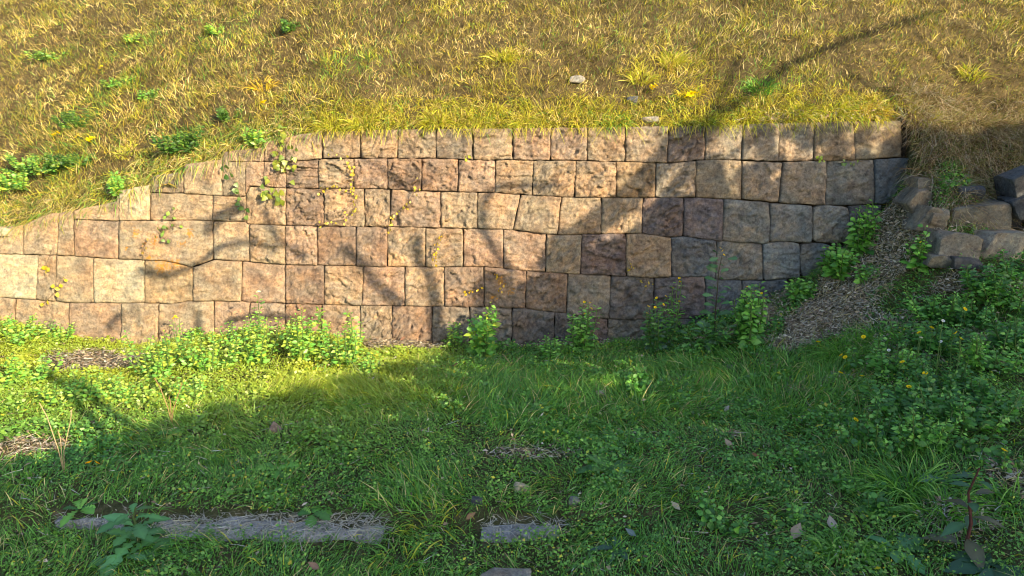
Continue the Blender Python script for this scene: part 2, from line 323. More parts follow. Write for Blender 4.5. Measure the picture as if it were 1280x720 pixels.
joints[6] = ([(-180, -180), (-90, -90), (0, 0), (70, 70), (150, 150), (220, 220), (300, 300), (370, 370), (430, 430), (490, 490), (560, 560), (625, 625), (690, 690), (750, 750), (820, 820), (900, 900)], S(0, 0, 0, 0, 0, 0, 0, 0, 9, 9, 9, 9, 9, 5, 5))
lichen_px = [(203, 333, 17), (220, 329, 12), (187, 321, 9), (194, 300, 10), (170, 292, 9), (238, 292, 9), (228, 305, 8), (160, 310, 7), (626, 352, 10), (640, 366, 8), (616, 372, 8)]
LIC = [(on_wall(float(a), float(b)), r / 165.) for a, b, r in lichen_px]
m_stone = stone_mat('rock_faced_stone', LIC, .62)
m_joint = soil_mat('joint_earth', [(.3, (.02, .016, .012)), (.6, (.06, .048, .035))], 30, .3)
wall = empty('retaining_wall', (0, FACE0, 0), 'retaining wall of rough squared stone blocks in courses below the dry grass bank', 'wall')
def stone_mesh(Pt, Pb, Pl, Pr, cen, seed, rough, pillow, depth=.22, n=32, rc=.0):
    """Pt/Pb: functions u->(x,z) top/bottom; corners from them. relief towards -y"""
    u = np.linspace(0, 1, n); U_, V_ = np.meshgrid(u, u)           # V up
    top = Pt(u); bot = Pb(u)
    X = bot[:, 0][None] * (1 - V_) + top[:, 0][None] * V_; Z = bot[:, 1][None] * (1 - V_) + top[:, 1][None] * V_
    ed = np.minimum(np.minimum(U_, 1 - U_), np.minimum(V_, 1 - V_))
    wob = (vn(X * 25, Z * 25, seed) - .5) * .008
    X = X + wob * (ed < .1); Z = Z + (vn(X * 25 + 7, Z * 25, seed + 3) - .5) * .008 * (ed < .1)
    if rc > 0:                                                      # rounded corners
        cx, cz = X.mean(), Z.mean(); a, b = 2 * U_ - 1, 2 * V_ - 1
        k = 1 - rc * (np.abs(a) * np.abs(b)) ** 3; X = cx + (X - cx) * k; Z = cz + (Z - cz) * k
    ang = hsh(seed, 1., 2.) * 1.2 - .1 ; ca, sa = math.cos(ang), math.sin(ang)
    A = X * ca + Z * sa; B = -X * sa + Z * ca
    fq = .6 + .8 * hsh(seed, 3., 6.); A = A * fq; B = B * (.55 + .8 * hsh(seed, 8., 2.)); wx = (fbm(X * 14, Z * 14, seed + 8, 3) - .5) * .07; h = facet((A + wx) * 10, (B - wx) * 21, seed) * .020 + facet((A + wx) * 30 + 3, B * 52, seed + 9) * .011 + (fbm(X * 6, Z * 6, seed, 4) - .5) * .022 + (fbm(A * 45, B * 75, seed + 5, 3) - .5) * .009
    h = h * rough * (.65 + .75 * hsh(seed, 4., 9.))
    env = sst(0, .10, ed); Hh = h * (.55 + .45 * env) + pillow * (sst(0, .18, ed)) + (hsh(seed, 7., 3.) - .5) * .016 - .006 * (1 - sst(0, .03, ed))
    Y = FACE0 + BAT * Z - Hh - .004
    fr = np.stack([X, Y, Z], -1).reshape(-1, 3)
    # perimeter ring going back
    idx = np.concatenate([np.arange(n), np.arange(1, n) * n + n - 1, (n - 1) * n + np.arange(n - 2, -1, -1), np.arange(n - 2, 0, -1) * n])
    bk = fr[idx].copy(); bk[:, 1] = FACE0 + depth + BAT * bk[:, 2]
    cxy = bk.mean(0); bk[:, 0] += (cxy[0] - bk[:, 0]) * .04; bk[:, 2] += (cxy[2] - bk[:, 2]) * .04
    i = np.arange(n - 1)[:, None]; j = np.arange(n - 1)[None]
    q = np.stack([i * n + j, i * n + j + 1, (i + 1) * n + j + 1, (i + 1) * n + j], -1).reshape(-1, 4)
    m = len(idx); k = np.arange(m); k2 = (k + 1) % m
    sq = np.stack([idx[k2], idx[k], n * n + k, n * n + k2], -1)
    v = np.concatenate([fr, bk]) - cen
    return mesh_np('stone', v, np.concatenate([q, sq]), None, m_stone, False)
def L_at(row, x): a = lines[row]; return np.interp(x, [p[0] for p in a], [p[1] for p in a])
roundy = {(2, 18): .10, (3, 22): .12, (3, 21): .05, (2, 17): .04}
sid = 0
for row in range(7):
    js, cols = joints[row]
    for k in range(len(js) - 1):
        (xt0, xb0), (xt1, xb1) = js[k], js[k + 1]
        g = .16 + .35 * hsh(float(k), float(row), 1.)
        if (xt0, row) in ((402, 0), (883, 1), (927, 1)): g += .7
        def Pt(u, a=xt0 + g, b=xt1 - g):
            x = a + (b - a) * u; y = np.maximum(L_at(row, x), L_at(0, x) + .3) + g
            p = on_wall(x, y); return p[:, [0, 2]]
        def Pb(u, a=xb0 + g, b=xb1 - g):
            x = a + (b - a) * u; y = np.maximum(L_at(row + 1, x) - g, L_at(0, x) + 3)
            p = on_wall(x, y); return p[:, [0, 2]]
        uu = np.linspace(0, 1, 5); 
        hgt = (Pt(uu)[:, 1] - Pb(uu)[:, 1])
        if hgt.max() < .03: continue
        xm = (xt0 + xt1) / 2
        cen = np.array([*(Pt(np.array([.5]))[0] + Pb(np.array([.5]))[0]) / 2]); cen = np.array([cen[0], FACE0 + BAT * cen[1], cen[1]])
        rough = .5 if xm < 330 else (1.08 if xm < 890 else .7)
        sid += 1
        me = stone_mesh(Pt, Pb, None, None, cen, float(sid * 1.37), rough, .002 if xm < 330 else (.004 if xm < 890 else .010), rc=roundy.get((row, k), .015))
        o = link('stone', me, wall, cen - np.array([0, FACE0, 0]))
        c = np.array(pal[cols[min(k, len(cols) - 1)]]) * (1 + (hsh(float(sid), 2., 5.) - .5) * .22)
        zone = np.array(lin(166, 149, 126)) * (1 - sst(250, 420, xm)) + np.array(lin(148, 131, 115)) * sst(250, 420, xm) * (1 - sst(760, 900, xm)) + np.array(lin(124, 129, 134)) * sst(760, 900, xm)  # right-hand zone bluish grey: cool shade tone blended into the stone colour
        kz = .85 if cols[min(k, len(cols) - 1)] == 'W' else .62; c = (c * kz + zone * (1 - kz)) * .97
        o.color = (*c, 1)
# earth packed behind the stones
xb = np.linspace(-6, XEND - .02, 60); zt = ztop(xb) - .004
v = []
for xx, zz in zip(xb, zt):
    for f in (0, 1): z = -.35 + (zz + .35) * f; v.append((xx, FACE0 + .045 + BAT * z - FACE0, z))
    v.append((xx, .30, zz))
v = np.array(v); i = np.arange(len(xb) - 1)[:, None] * 3
q = np.concatenate([i + np.array([0, 3, 4, 1]), i + np.array([1, 4, 5, 2])])
link('joint_fill', mesh_np('joint_fill', v, q, None, m_joint), wall)

# ------------------------------------------------------------------ rubble wall at the right
rub = empty('rubble_wall', (3.3, 5.05, .5), 'tumbled rubble stones half buried in dry grass at the right end of the block wall', 'rubble wall')
def boulder(sx, sy, sz, seed, mat, box=.5, n=12, name='stone', fine=.04):
    th = np.linspace(0, 2 * math.pi, 2 * n + 1)[:-1]; ph = np.linspace(-math.pi / 2, math.pi / 2, n + 1)
    T, P_ = np.meshgrid(th, ph); d = np.stack([np.cos(P_) * np.cos(T), np.cos(P_) * np.sin(T), np.sin(P_)], -1)
    rs = np.random.default_rng(int(seed * 1000)); v = d * 1.75
    pl = [np.array(k, float) for k in ((1, 0, 0), (-1, 0, 0), (0, 1, 0), (0, -1, 0), (0, 0, 1), (0, 0, -1))]
    pl = [unit(k + rs.normal(0, .10, 3)) for k in pl]; cs = [1.0] * 6
    for k in range(4 if box > .75 else 9): pl.append(unit(rs.normal(0, 1, 3))); cs.append(rs.uniform(1.05, 1.35) if box > .75 else rs.uniform(.95, 1.15))
    for it in range(4):
        for k, c_ in zip(pl, cs):
            o_ = np.maximum((v * k).sum(-1) - c_, 0)[..., None]; v = v - o_ * k
    f = 1 + (fbm(v[..., 0] * 2.2 + v[..., 2] + 9, v[..., 1] * 2.2 + 3 + v[..., 2], seed, 3) - .5) * (.05 if box > .75 else .10) + (fbm(v[..., 0] * 6 + v[..., 1] * 3 + 20, v[..., 2] * 6 + 20, seed + 2) - .5) * fine
    v = v * f[..., None] * np.array([sx, sy, sz]) / 2
    mn = 2 * n; i = np.arange(n)[:, None]; j = np.arange(mn)[None]; jn = (j + 1) % mn
    q = np.stack([i * mn + j, i * mn + jn, (i + 1) * mn + jn, (i + 1) * mn + j], -1).reshape(-1, 4)
    return mesh_np(name, v, q, None, mat)
m_rub = stone_mat('rubble_stone', None, .5)
# (px0, py0, px1, py1, distance y, colour, tilt)
rubs = [(1190, 256, 1256, 290, 5.02, 'K', -4), (1172, 292, 1222, 326, 5.0, 'K', 4), (1222, 290, 1274, 330, 4.95, 'L', 2), (1138, 234, 1162, 268, 5.15, 'K', 35), (1150, 262, 1178, 292, 5.12, 'K', 20), (1160, 318, 1192, 334, 4.93, 'K', 0),
        (1163, 262, 1182, 286, 5.05, 'K', 10), (1196, 232, 1224, 250, 5.2, 'D', 0), (1264, 214, 1296, 242, 4.85, 'D', -25), (1268, 244, 1300, 270, 4.8, 'D', -20), (1256, 262, 1274, 288, 5.08, 'D', 0), (1145, 222, 1166, 236, 5.2, 'K', 0), (1276, 288, 1330, 332, 4.9, 'D', 0), (1300, 230, 1350, 285, 4.9, 'K', 8), (1192, 322, 1226, 334, 4.93, 'D', 0)]
for k, (x0, y0, x1, y1, yy, c, tl) in enumerate(rubs):
    d0 = ray((x0 + x1) / 2., (y0 + y1) / 2.); yy = min(yy, float(cast((x0 + x1) / 2., (y0 + y1) / 2.)[0][1]) - .02); t = yy / d0[1]; p = d0 * t + np.array([0, 0, EYE]); s = t / F
    o = link('stone', boulder((x1 - x0) * s * 1.02, .24, (y1 - y0) * s * 1.04, k * 2.3 + .7, m_rub, .88, 22, 'stone', .05), rub, p + np.array([0, .07, 0]) - np.array([3.3, 5.05, .5]), (0, R(tl), R(random.uniform(-8, 8))))
    o.color = (*(np.array(pal[c]) * (.75 if c in 'DU' else .95)), 1)

# ------------------------------------------------------------------ timber edging and loose stones
m_tim = soil_mat('weathered_timber', [(.3, (.16, .15, .15)), (.5, (.34, .33, .33)), (.7, (.52, .51, .51))], 24, .8)
def plank(pa, pb, wd, th, seed, parent_name, label, cat, zoff=.002):
    a = cast(*pa)[0]; b = cast(*pb)[0]; L = np.linalg.norm((b - a)[:2]); ang = math.atan2(b[1] - a[1], b[0] - a[0])
    n = 40; m = 7; us = np.linspace(-L / 2, L / 2, n)
    prof = np.array([(-wd / 2, -th), (-wd / 2, -.008), (-wd / 2 + .012, 0), (0, 0), (wd / 2 - .012, 0), (wd / 2, -.008), (wd / 2, -th)])
    v = np.zeros((n, m, 3)); v[:, :, 0] = us[:, None]; v[:, :, 1] = prof[None, :, 0]; v[:, :, 2] = prof[None, :, 1]
    v[:, :, 1] += (vn(us[:, None] * 9 + seed, prof[None, :, 0] * 40, seed) - .5) * .045
    v[:, :, 2] += (fbm(us[:, None] * 3, prof[None, :, 0] * 5, seed + 2) - .5) * .075; v[:, :, 2] += (vn(us[:, None] * 12, prof[None, :, 0] * 60 + seed, seed) - .5) * .016
    v[0, :, 0] += RNG.uniform(0, .03, m); v[-1, :, 0] -= RNG.uniform(0, .03, m)
    i = np.arange(n - 1)[:, None]; j = np.arange(m - 1)[None]
    q = np.stack([i * m + j, (i + 1) * m + j, (i + 1) * m + j + 1, i * m + j + 1], -1).reshape(-1, 4)
    caps = np.array([[0, 1, 5, 6], [1, 2, 4, 5], [2, 3, 3, 4]]); caps = np.array([[0, 1, 5, 6], [1, 2, 4, 5]]); ce = caps[:, ::-1] + (n - 1) * m
    mid = (a + b) / 2
    o = link(parent_name, mesh_np(parent_name, v, np.concatenate([q, caps, ce]), None, m_tim, False), None, (mid[0], mid[1], float(surf(mid[0], mid[1])) + zoff - .010), (R(-2), R(1), ang))
    return props(o, label, cat)
plank((78, 638), (170, 636), .15, .10, 1., 'timber_edging', 'short grey weathered board half sunk in the lawn left of the thistle rosette', 'timber')
plank((200, 645), (486, 657), .20, .11, 2.4, 'timber_edging', 'long grey weathered timber beam littered with dry stalks, set in the lawn', 'timber')
plank((600, 658), (702, 660), .17, .10, 3.9, 'timber_edging', 'short grey timber stub with a splintered end, right of the long beam', 'timber', .014)
def rock(px, py, sx, sy, sz, c, label, name='stone_fragment', cat='stone', lift=.25, rz=0, box=.7, ry=0):
    p = cast(px, py)[0]
    o = link(name, boulder(sx, sy, sz, px * .13, m_rub, box, 10, name), None, (p[0], p[1], p[2] + sz * lift), (R(random.uniform(-8, 8)), R(ry), R(rz)))
    o.color = (*pal[c], 1); return props(o, label, cat)
rock(652, 612, .065, .05, .035, 'W', 'pale angular stone chip lying on the lawn behind the timber stub', rz=25, box=1, ry=20)
rock(344, 540, .06, .05, .05, 'P', 'pinkish stone chip in the lawn at the left, below the sunlit grass', ry=35)
rock(752, 497, .045, .05, .06, 'W', 'small pale stone chip in long grass below the middle of the wall', ry=-20)
rock(632, 730, .17, .10, .05, 'L', 'flat grey stone cut by the bottom edge of the photo', rz=5)
rock(596, 628, .05, .04, .03, 'D', 'small dark stone chip sunk in the grass behind the timber stub')
rock(718, 628, .045, .04, .03, 'L', 'small grey stone chip right of the timber stub')
rock(722, 102, .12, .08, .06, 'L', 'pale grey rock lying in the dry bank above the wall')
rock(790, 127, .08, .06, .05, 'D', 'small dark rock in the yellow grass just above the wall top')
rock(812, 152, .13, .06, .045, 'L', 'flat pale rock resting on the edge of the wall top')
rock(912, 460, .04, .04, .03, 'L', 'tiny grey chip in the shaded grass below the right part of the wall')
rock(8, 292, .10, .08, .07, 'W', 'pale rounded rock at the left edge where the bank meets the wall top')
rock(60, 253, .05, .04, .035, 'W', 'small cream pebble in the bank at the far left above the wall')

# ------------------------------------------------------------------ trees behind the camera that throw the shade
POLY = [
 [(-300, 600), (-60, 588), (20, 580), (60, 578), (110, 556), (160, 545), (200, 528), (260, 512), (330, 500), (400, 482), (450, 468), (520, 452), (556, 438), (575, 425), (590, 400), (600, 392), (604, 360), (612, 345), (630, 350), (650, 366), (668, 350), (690, 336), (726, 322), (784, 294), (812, 276), (832, 262), (846, 250), (1080, 254), (1096, 225), (1100, 190), (1118, 172), (1140, 178), (1160, 172), (1195, 182), (1230, 165), (1320, 160), (1700, 120), (1700, 1300), (-300, 1300)],
 [(683, 318), (700, 290), (728, 294), (724, 340), (690, 344)],
 [(868, 198), (896, 200), (900, 250), (870, 250)], [(930, 238), (975, 232), (978, 256), (930, 254)], [(1035, 216), (1090, 204), (1094, 252), (1036, 252)]]
def inpoly(x, y, P):
    P = np.array(P, float); c = np.zeros(x.shape, bool); n = len(P)
    for k in range(n):
        x0, y0 = P[k]; x1, y1 = P[k - 1]
        c ^= ((y0 > y) != (y1 > y)) & (x < (x1 - x0) * (y - y0) / (y1 - y0 + 1e-9) + x0)
    return c
N = 56000
px = RNG.uniform(-300, 1700, N); py = 90 + 1000 * RNG.uniform(0, 1, N) ** 1.3
wl_ = np.arange(N) < N * .35; px[wl_] = RNG.uniform(560, 1250, wl_.sum()); py[wl_] = RNG.uniform(110, 450, wl_.sum())
m = np.zeros(N, bool)
for Pg in POLY: m |= inpoly(px, py, Pg)
# lattice of thinner leaf cover along the dappled edge
dapp = ((px > 925) & (px < 1100) & (py > 160) & (py < 256) & (fbm(px / 22, py / 14, 6) > .56))
m |= dapp
px, py = px[m], py[m]
Pw = cast(px, py)
keep = (Pw[:, 0] < 7) & (Pw[:, 1] > .2)
Pw = Pw[keep]; T_ = RNG.uniform(6.2, 9.5, len(Pw))
Q = Pw + SUN[None] * T_[:, None]
sel = RNG.permutation(len(Q))[:36000]; Q = Q[sel]
mid = np.median(Q[:, 0] + .5 * Q[:, 1])
def leafcloud(Q, size):
    N = len(Q); d = unit(RNG.normal(0, 1, (N, 3))); nn = unit(SUN[None] + RNG.normal(0, .70, (N, 3)))
    L = RNG.uniform(.7, 1.3, N) * size
    nn = unit(nn - (nn * d).sum(1)[:, None] * d); sd_ = np.cross(d, nn); h = (L * .5)[:, None]; w_ = (L * .4)[:, None]
    v = np.stack([Q - d * h, Q + sd_ * w_, Q + d * h, Q - sd_ * w_], 1).reshape(-1, 3)
    return v, (np.arange(N) * 4)[:, None] + np.arange(4)[None], np.repeat(pick([(.05, .10, .02), (.07, .12, .03), (.10, .11, .03)], N), 4, 0)
m_bark = soil_mat('bark', [(.3, (.06, .045, .03)), (.7, (.18, .14, .10))], 40, .8)
def gz(x, y): return float(front(np.array(float(x)), np.array(float(y))))
for k, msk in enumerate([Q[:, 0] < np.median(Q[:, 0]), Q[:, 0] >= np.median(Q[:, 0])]):
    q_ = Q[msk]; c = q_.mean(0)
    bx, by = (c[0] + (.3 if k else .8), c[1] - .6)
    tr = empty('shade_tree', (bx, by, gz(bx, by)), ['leafy tree behind the viewer whose crown shades the lower lawn', 'taller tree behind the viewer whose bare limbs streak shadow across wall and bank'][k], 'tree')
    base = np.array([bx, by, gz(bx, by)])
    v, qq, cc = leafcloud(q_, .13)
    props(link('crown', mesh_np('crown', v - base, qq, cc, M_VEG), tr), kind='stuff')
    pts = np.array([[0, 0, -.1], [.05, .02, .8], [-.05, .05, 1.8], [0, .1, max(2.2, c[2] - base[2])]])
    v, qq, cc = tube(pts, np.array([.2, .16, .13, .07]), n=10)
    link('trunk', mesh_np('trunk', v, qq, None, m_bark, True), tr)
    for a in range(6):
        tgt = q_[RNG.integers(len(q_))] - base
        s0 = pts[2] if a % 2 else pts[3]
        pp = np.array([s0 * (1 - f) + tgt * f + np.array([0, 0, -.25 * math.sin(f * math.pi)]) for f in np.linspace(0, 1, 6)])
        v, qq, cc = tube(pp, np.linspace(.07, .012, 6), n=6); link('branch', mesh_np('branch', v, qq, None, m_bark, True), tr)
    if k == 1: BR = (tr, base)
# limbs whose shadows cross wall, bank and sunlit lawn: (points in the photo where the shadow falls, width in m)
limbs = [([(1140, 40), (1185, 85), (1225, 120), (1260, 150)], .025, 19), ([(1060, 95), (1100, 115), (1150, 125)], .04, 19), ([(920, 40), (960, 75), (985, 82)], .03, 19), ([(690, 330), (712, 305), (758, 268), (785, 245), (820, 208), (845, 176), (860, 160)], .13, 11.3), ([(860, 163), (905, 138), (945, 112), (985, 82), (1030, 62), (1090, 40), (1170, 15)], .06, 11.0), ([(740, 285), (765, 270), (790, 262), (805, 263)], .05, 10.5),
 ([(815, 268), (838, 240), (862, 205), (878, 178), (885, 150)], .09, 11.0), ([(835, 208), (860, 185), (872, 165), (905, 110), (925, 70)], .05, 10.5), ([(895, 210), (930, 180), (965, 160), (1010, 130)], .03, 10.),
 ([(640, 340), (620, 318), (603, 285), (601, 255), (615, 235), (650, 232), (690, 233)], .05, 12.5), ([(545, 425), (543, 385), (538, 350), (528, 330)], .075, 12.), ([(523, 325), (520, 298)], .06, 12.), ([(500, 380), (470, 360), (455, 335), (430, 310)], .07, 12.5),
 ([(175, 338), (210, 345), (245, 332), (275, 308), (310, 302), (345, 312)], .055, 12.), ([(262, 285), (280, 268), (300, 260)], .09, 13.), ([(247, 425), (247, 388)], .035, 9.), ([(135, 408), (150, 392)], .05, 12.), ([(285, 402), (312, 395), (370, 398)], .05, 12.),
 ([(55, 468), (80, 488), (108, 522), (130, 550)], .06, 10.), ([(88, 482), (120, 505), (150, 528), (180, 545)], .05, 10.), ([(330, 262), (345, 300), (380, 322)], .04, 12.5), ([(450, 195), (500, 230), (540, 228)], .03, 12.5), ([(1000, 170), (1040, 190), (1075, 180), (1110, 165)], .04, 10.)]
for pts, wd, T0 in limbs:
    wd = wd * (1.6 if wd > .1 else 1.15)
    P0 = cast([p[0] for p in pts], [p[1] for p in pts]); n = len(P0)
    T0 = max(T0 * .58, (P0[:, 1].max() + .5) / .698)
    tt = np.full(n, T0) + np.linspace(-.3, .3, n)
    C = P0 + SUN[None] * tt[:, None]
    C = np.concatenate([C[:-1] * (1 - f) + C[1:] * f for f in (0, .5)]).reshape(2, n - 1, 3).transpose(1, 0, 2).reshape(-1, 3)
    C = np.concatenate([C, (P0[-1] + SUN * tt[-1])[None]])
    v, qq, cc = tube(C - BR[1], np.linspace(wd * .52, wd * .36, len(C)), n=7)
    link('branch', mesh_np('branch', v, qq, None, m_bark, True), BR[0])

# ------------------------------------------------------------------ ground cover (what nobody could count)
GR = dict(g1=(.085, .235, .035), g2=(.135, .34, .05), g3=(.20, .43, .065), yg=(.54, .54, .045), yl=(.60, .56, .05), st=(.64, .53, .25), gd=(.60, .48, .14), br=(.20, .12, .05), pg=(.46, .42, .35), ol=(.24, .25, .06), bg=(.055, .16, .03))
def blob(x, y, lst):                   # soft union of ellipses given in world coordinates
    r = np.zeros(x.shape)
    for cx, cy, rx, ry in lst:
        r = np.maximum(r, 1 - ((x - cx) / rx) ** 2 - ((y - cy) / ry) ** 2)
    return r
def wblob(lst):
    out = []
    for px_, py_, rx, ry in lst:
        c = cast(px_, py_)[0]; c2 = cast(px_, py_ - ry)[0]; c3 = cast(px_, py_ + ry)[0]
        out.append((c[0], c[1], rx / F * c[1] * 1.02, max(.04, abs(c2[1] - c3[1]) / 2)))
    return out
STRAW = wblob([(1105, 300, 50, 40), (1075, 345, 55, 40), (1040, 395, 60, 35), (1000, 425, 40, 14), (120, 452, 80, 16), (500, 433, 60, 9), (700, 431, 80, 8), (800, 424, 50, 7), (660, 568, 75, 7), (1200, 650, 60, 35), (1265, 600, 30, 40), (1200, 350, 40, 18), (30, 560, 60, 14), (955, 395, 20, 14), (470, 466, 10, 8), (920, 545, 8, 5), (1140, 310, 40, 30), (900, 420, 40, 8)])
GRASSY = wblob([(700, 500, 220, 40), (900, 470, 160, 40), (1060, 440, 60, 40), (1120, 590, 90, 40), (520, 620, 80, 50), (1000, 500, 90, 30), (430, 490, 120, 16)])
def lawn_pts(n, y0=1.75, y1=5.33):
    y = np.sqrt(RNG.uniform(y0 ** 2, y1 ** 2, n)); x = RNG.uniform(-1, 1, n) * (.72 * y + 1.35)
    ok = y < FACE0 + BAT * front(x, y) - .01
    ok |= (x > XEND)
    return x[ok], y[ok]
SLEEP = [(cast(*a)[0], cast(*b)[0]) for a, b in (((78, 638), (170, 636)), ((200, 645), (486, 657)), ((600, 658), (702, 660)))]
def off_timber(x, y, f=.05):
    ok = np.ones(x.shape, bool)
    for a, b in SLEEP:
        ok &= ~((x > a[0] - .01) & (x < b[0] + .01) & (np.abs(y - np.interp(x, [a[0], b[0]], [a[1], b[1]])) < f))
    return ok
SUN_TINT = lambda x, y: sst(-.1, -1.0, x) * sst(3.2, 4.6, y + .1 * x + .2)  # sunlight on the left lawn, put into plant colour as yellow-green
# short grass blades
x, y = lawn_pts(175000); n1 = fbm(x * 1.7, y * 1.7, 21); gr = blob(x, y, GRASSY); s = blob(x, y, STRAW); s = s - 1 * (s <= 0) + (vn(x * 8, y * 8, 3) - .5) * .8
keep = (RNG.uniform(0, 1, len(x)) < .50 + .6 * np.clip(gr * 1.5, 0, 1) + .35 * (n1 > .55)) & (s < RNG.uniform(-.1, .4, len(x))) & off_timber(x, y)
x, y, gr, n1 = x[keep], y[keep], gr[keep], n1[keep]; N = len(x)
P_ = np.stack([x, y, surf(x, y) - .005], -1); fl = fbm(x * 2.2, y * 2.2, 31) * 12
d = unit(normal_at(x, y) + np.stack([np.cos(fl), np.sin(fl), np.zeros(N)], -1) * RNG.uniform(.2, 1.1, N)[:, None] + RNG.normal(0, .35, (N, 3)))
L = RNG.uniform(.04, .105, N) * (1 + 1.3 * np.clip(gr, 0, 1) * RNG.uniform(0, 1.4, N)) * (.7 + .6 * n1); Wd = RNG.uniform(.0026, .0050, N)
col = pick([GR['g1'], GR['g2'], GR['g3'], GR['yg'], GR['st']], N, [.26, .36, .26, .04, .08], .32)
yy_ = SUN_TINT(x, y)[:, None] * .6; col = col * (1 - yy_) + np.array(GR['yg']) * yy_
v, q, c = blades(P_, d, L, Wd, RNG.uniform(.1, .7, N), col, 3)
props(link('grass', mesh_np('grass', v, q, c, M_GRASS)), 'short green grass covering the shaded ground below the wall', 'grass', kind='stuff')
print('grass', N)
# tiny leaves of chickweed and clover between the blades
x, y = lawn_pts(370000); n2 = fbm(x * 2.3, y * 2.3, 41); s = blob(x, y, STRAW); s = s - 1 * (s <= 0) + (vn(x * 8, y * 8, 3) - .5) * .9
gr = blob(x, y, GRASSY)
keep = (s < RNG.uniform(-.2, .35, len(x))) & off_timber(x, y) & (RNG.uniform(0, 1, len(x)) < (.55 + .9 * (n2 - .3)) * (1 - .55 * np.clip(gr, 0, 1)))
x, y, n2 = x[keep], y[keep], n2[keep]; N = len(x)
cl = vn(x * 14, y * 14, 8) * vn(x * 5, y * 5, 9) * 2
P_ = np.stack([x, y, surf(x, y) + RNG.uniform(.0, 1, N) * (.012 + .05 * cl)], -1)
a = RNG.uniform(0, 2 * math.pi, N); d = unit(np.stack([np.cos(a), np.sin(a), RNG.normal(.25, .35, N)], -1)); nr = unit(np.array([.25, -.55, .85]) + RNG.normal(0, .40, (N, 3)))
L = RNG.uniform(.008, .019, N) * (.62 + .38 * sst(2.6, 4.2, y)) * (.7 + .9 * cl); Wd = L * RNG.uniform(.45, .8, N)
nr = unit(nr - (nr * d).sum(1)[:, None] * d); sd_ = np.cross(d, nr)
v = np.stack([P_, P_ + d * (L * .5)[:, None] + sd_ * (Wd * .5)[:, None] + nr * (L * .08)[:, None], P_ + d * L[:, None], P_ + d * (L * .5)[:, None] - sd_ * (Wd * .5)[:, None] + nr * (L * .08)[:, None]], 1)
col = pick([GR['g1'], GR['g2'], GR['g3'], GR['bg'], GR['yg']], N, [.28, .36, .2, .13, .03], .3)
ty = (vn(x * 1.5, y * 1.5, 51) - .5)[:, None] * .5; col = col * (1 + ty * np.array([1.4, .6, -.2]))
yy_ = SUN_TINT(x, y)[:, None] * .5 * (.5 + vn(x * 3, y * 3, 88))[:, None]; col = col * (1 - yy_) + np.array(GR['yg']) * yy_
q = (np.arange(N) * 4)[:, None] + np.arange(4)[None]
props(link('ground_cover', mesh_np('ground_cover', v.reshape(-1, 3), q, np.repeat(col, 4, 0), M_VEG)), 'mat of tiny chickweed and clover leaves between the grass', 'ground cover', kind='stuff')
print('cover', N)
# pale dead straw
x, y = lawn_pts(210000, 1.75, 5.6); s = blob(x, y, STRAW); s = s - 1 * (s <= 0) + (vn(x * 8, y * 8, 3) - .5) * .8
keep = (s > RNG.uniform(0, .6, len(x))) | (RNG.uniform(0, 1, len(x)) < .03); x, y = x[keep], y[keep]
xa, ya = [x], [y]
for (a, b) in SLEEP:
    k = 1100 if (b - a)[0] > .6 else 170; xx = RNG.uniform(a[0], b[0], k); xa.append(xx); ya.append(np.interp(xx, [a[0], b[0]], [a[1], b[1]]) + RNG.uniform(-.10, .05, k) ** 1)
xx = RNG.uniform(1.6, 3.4, 26000); yy = RNG.uniform(4.0, 5.55, 26000); ok = (blob(xx, yy, STRAW) + (vn(xx * 7, yy * 7, 3) - .5) * .8 > 0); xa.insert(1, xx[ok]); ya.insert(1, yy[ok])
nl = len(x) + int(ok.sum()); x = np.concatenate(xa); y = np.concatenate(ya); N = len(x)
zz = surf(x, y) + RNG.uniform(.0, .028, N); zz[nl:] = surf(x[nl:], y[nl:] * 0 + float(np.mean(y[nl:]))) + .032 + RNG.uniform(0, .012, N - nl)
P_ = np.stack([x, y, zz], -1); a = RNG.uniform(0, 2 * math.pi, N); nrm_ = normal_at(x, y)
d = np.stack([np.cos(a), np.sin(a), RNG.normal(0, .2, N)], -1); d = unit(d - nrm_ * ((d * nrm_).sum(1) - RNG.normal(.05, .12, N))[:, None])
d[nl:, 2] *= .12; P_[nl:, 2] -= RNG.uniform(.006, .014, N - nl)
v, q, c = blades(P_, d, RNG.uniform(.02, .085, N), RNG.uniform(.0016, .0040, N), RNG.uniform(-.1, .2, N), pick([GR['pg'], GR['st'], (.30, .25, .19), (.15, .10, .07), (.66, .62, .56)], N, [.34, .2, .2, .12, .14], .3), 3)
c.reshape(N, -1, 3)[nl:] = c.reshape(N, -1, 3)[nl:] * .5 + np.array([.50, .48, .46]) * .5
kk = RNG.integers(0, nl, 7000); ap = RNG.uniform(0, 6.28, 7000)
v3 = leaves(P_[kk] + RNG.normal(0, .012, (7000, 3)) * [1, 1, .2] + [0, 0, .008], np.stack([np.cos(ap), np.sin(ap), RNG.normal(.1, .3, 7000)], -1), nrm_[kk] + RNG.normal(0, .35, (7000, 3)), RNG.uniform(.012, .034, 7000), RNG.uniform(.007, .018, 7000), (.1, 1., .1), RNG.uniform(.1, .6, 7000), RNG.uniform(-.2, .5, 7000), pick([(.24, .17, .11), (.38, .29, .20), (.50, .43, .34), (.14, .10, .065)], 7000))
v, q, c = join([(v, q, c), v3])
props(link('straw', mesh_np('straw', v, q, c, M_DRY)), 'pale dead straw and leaf litter on the slope and along the wall foot', 'straw', kind='stuff')
print('straw', N)
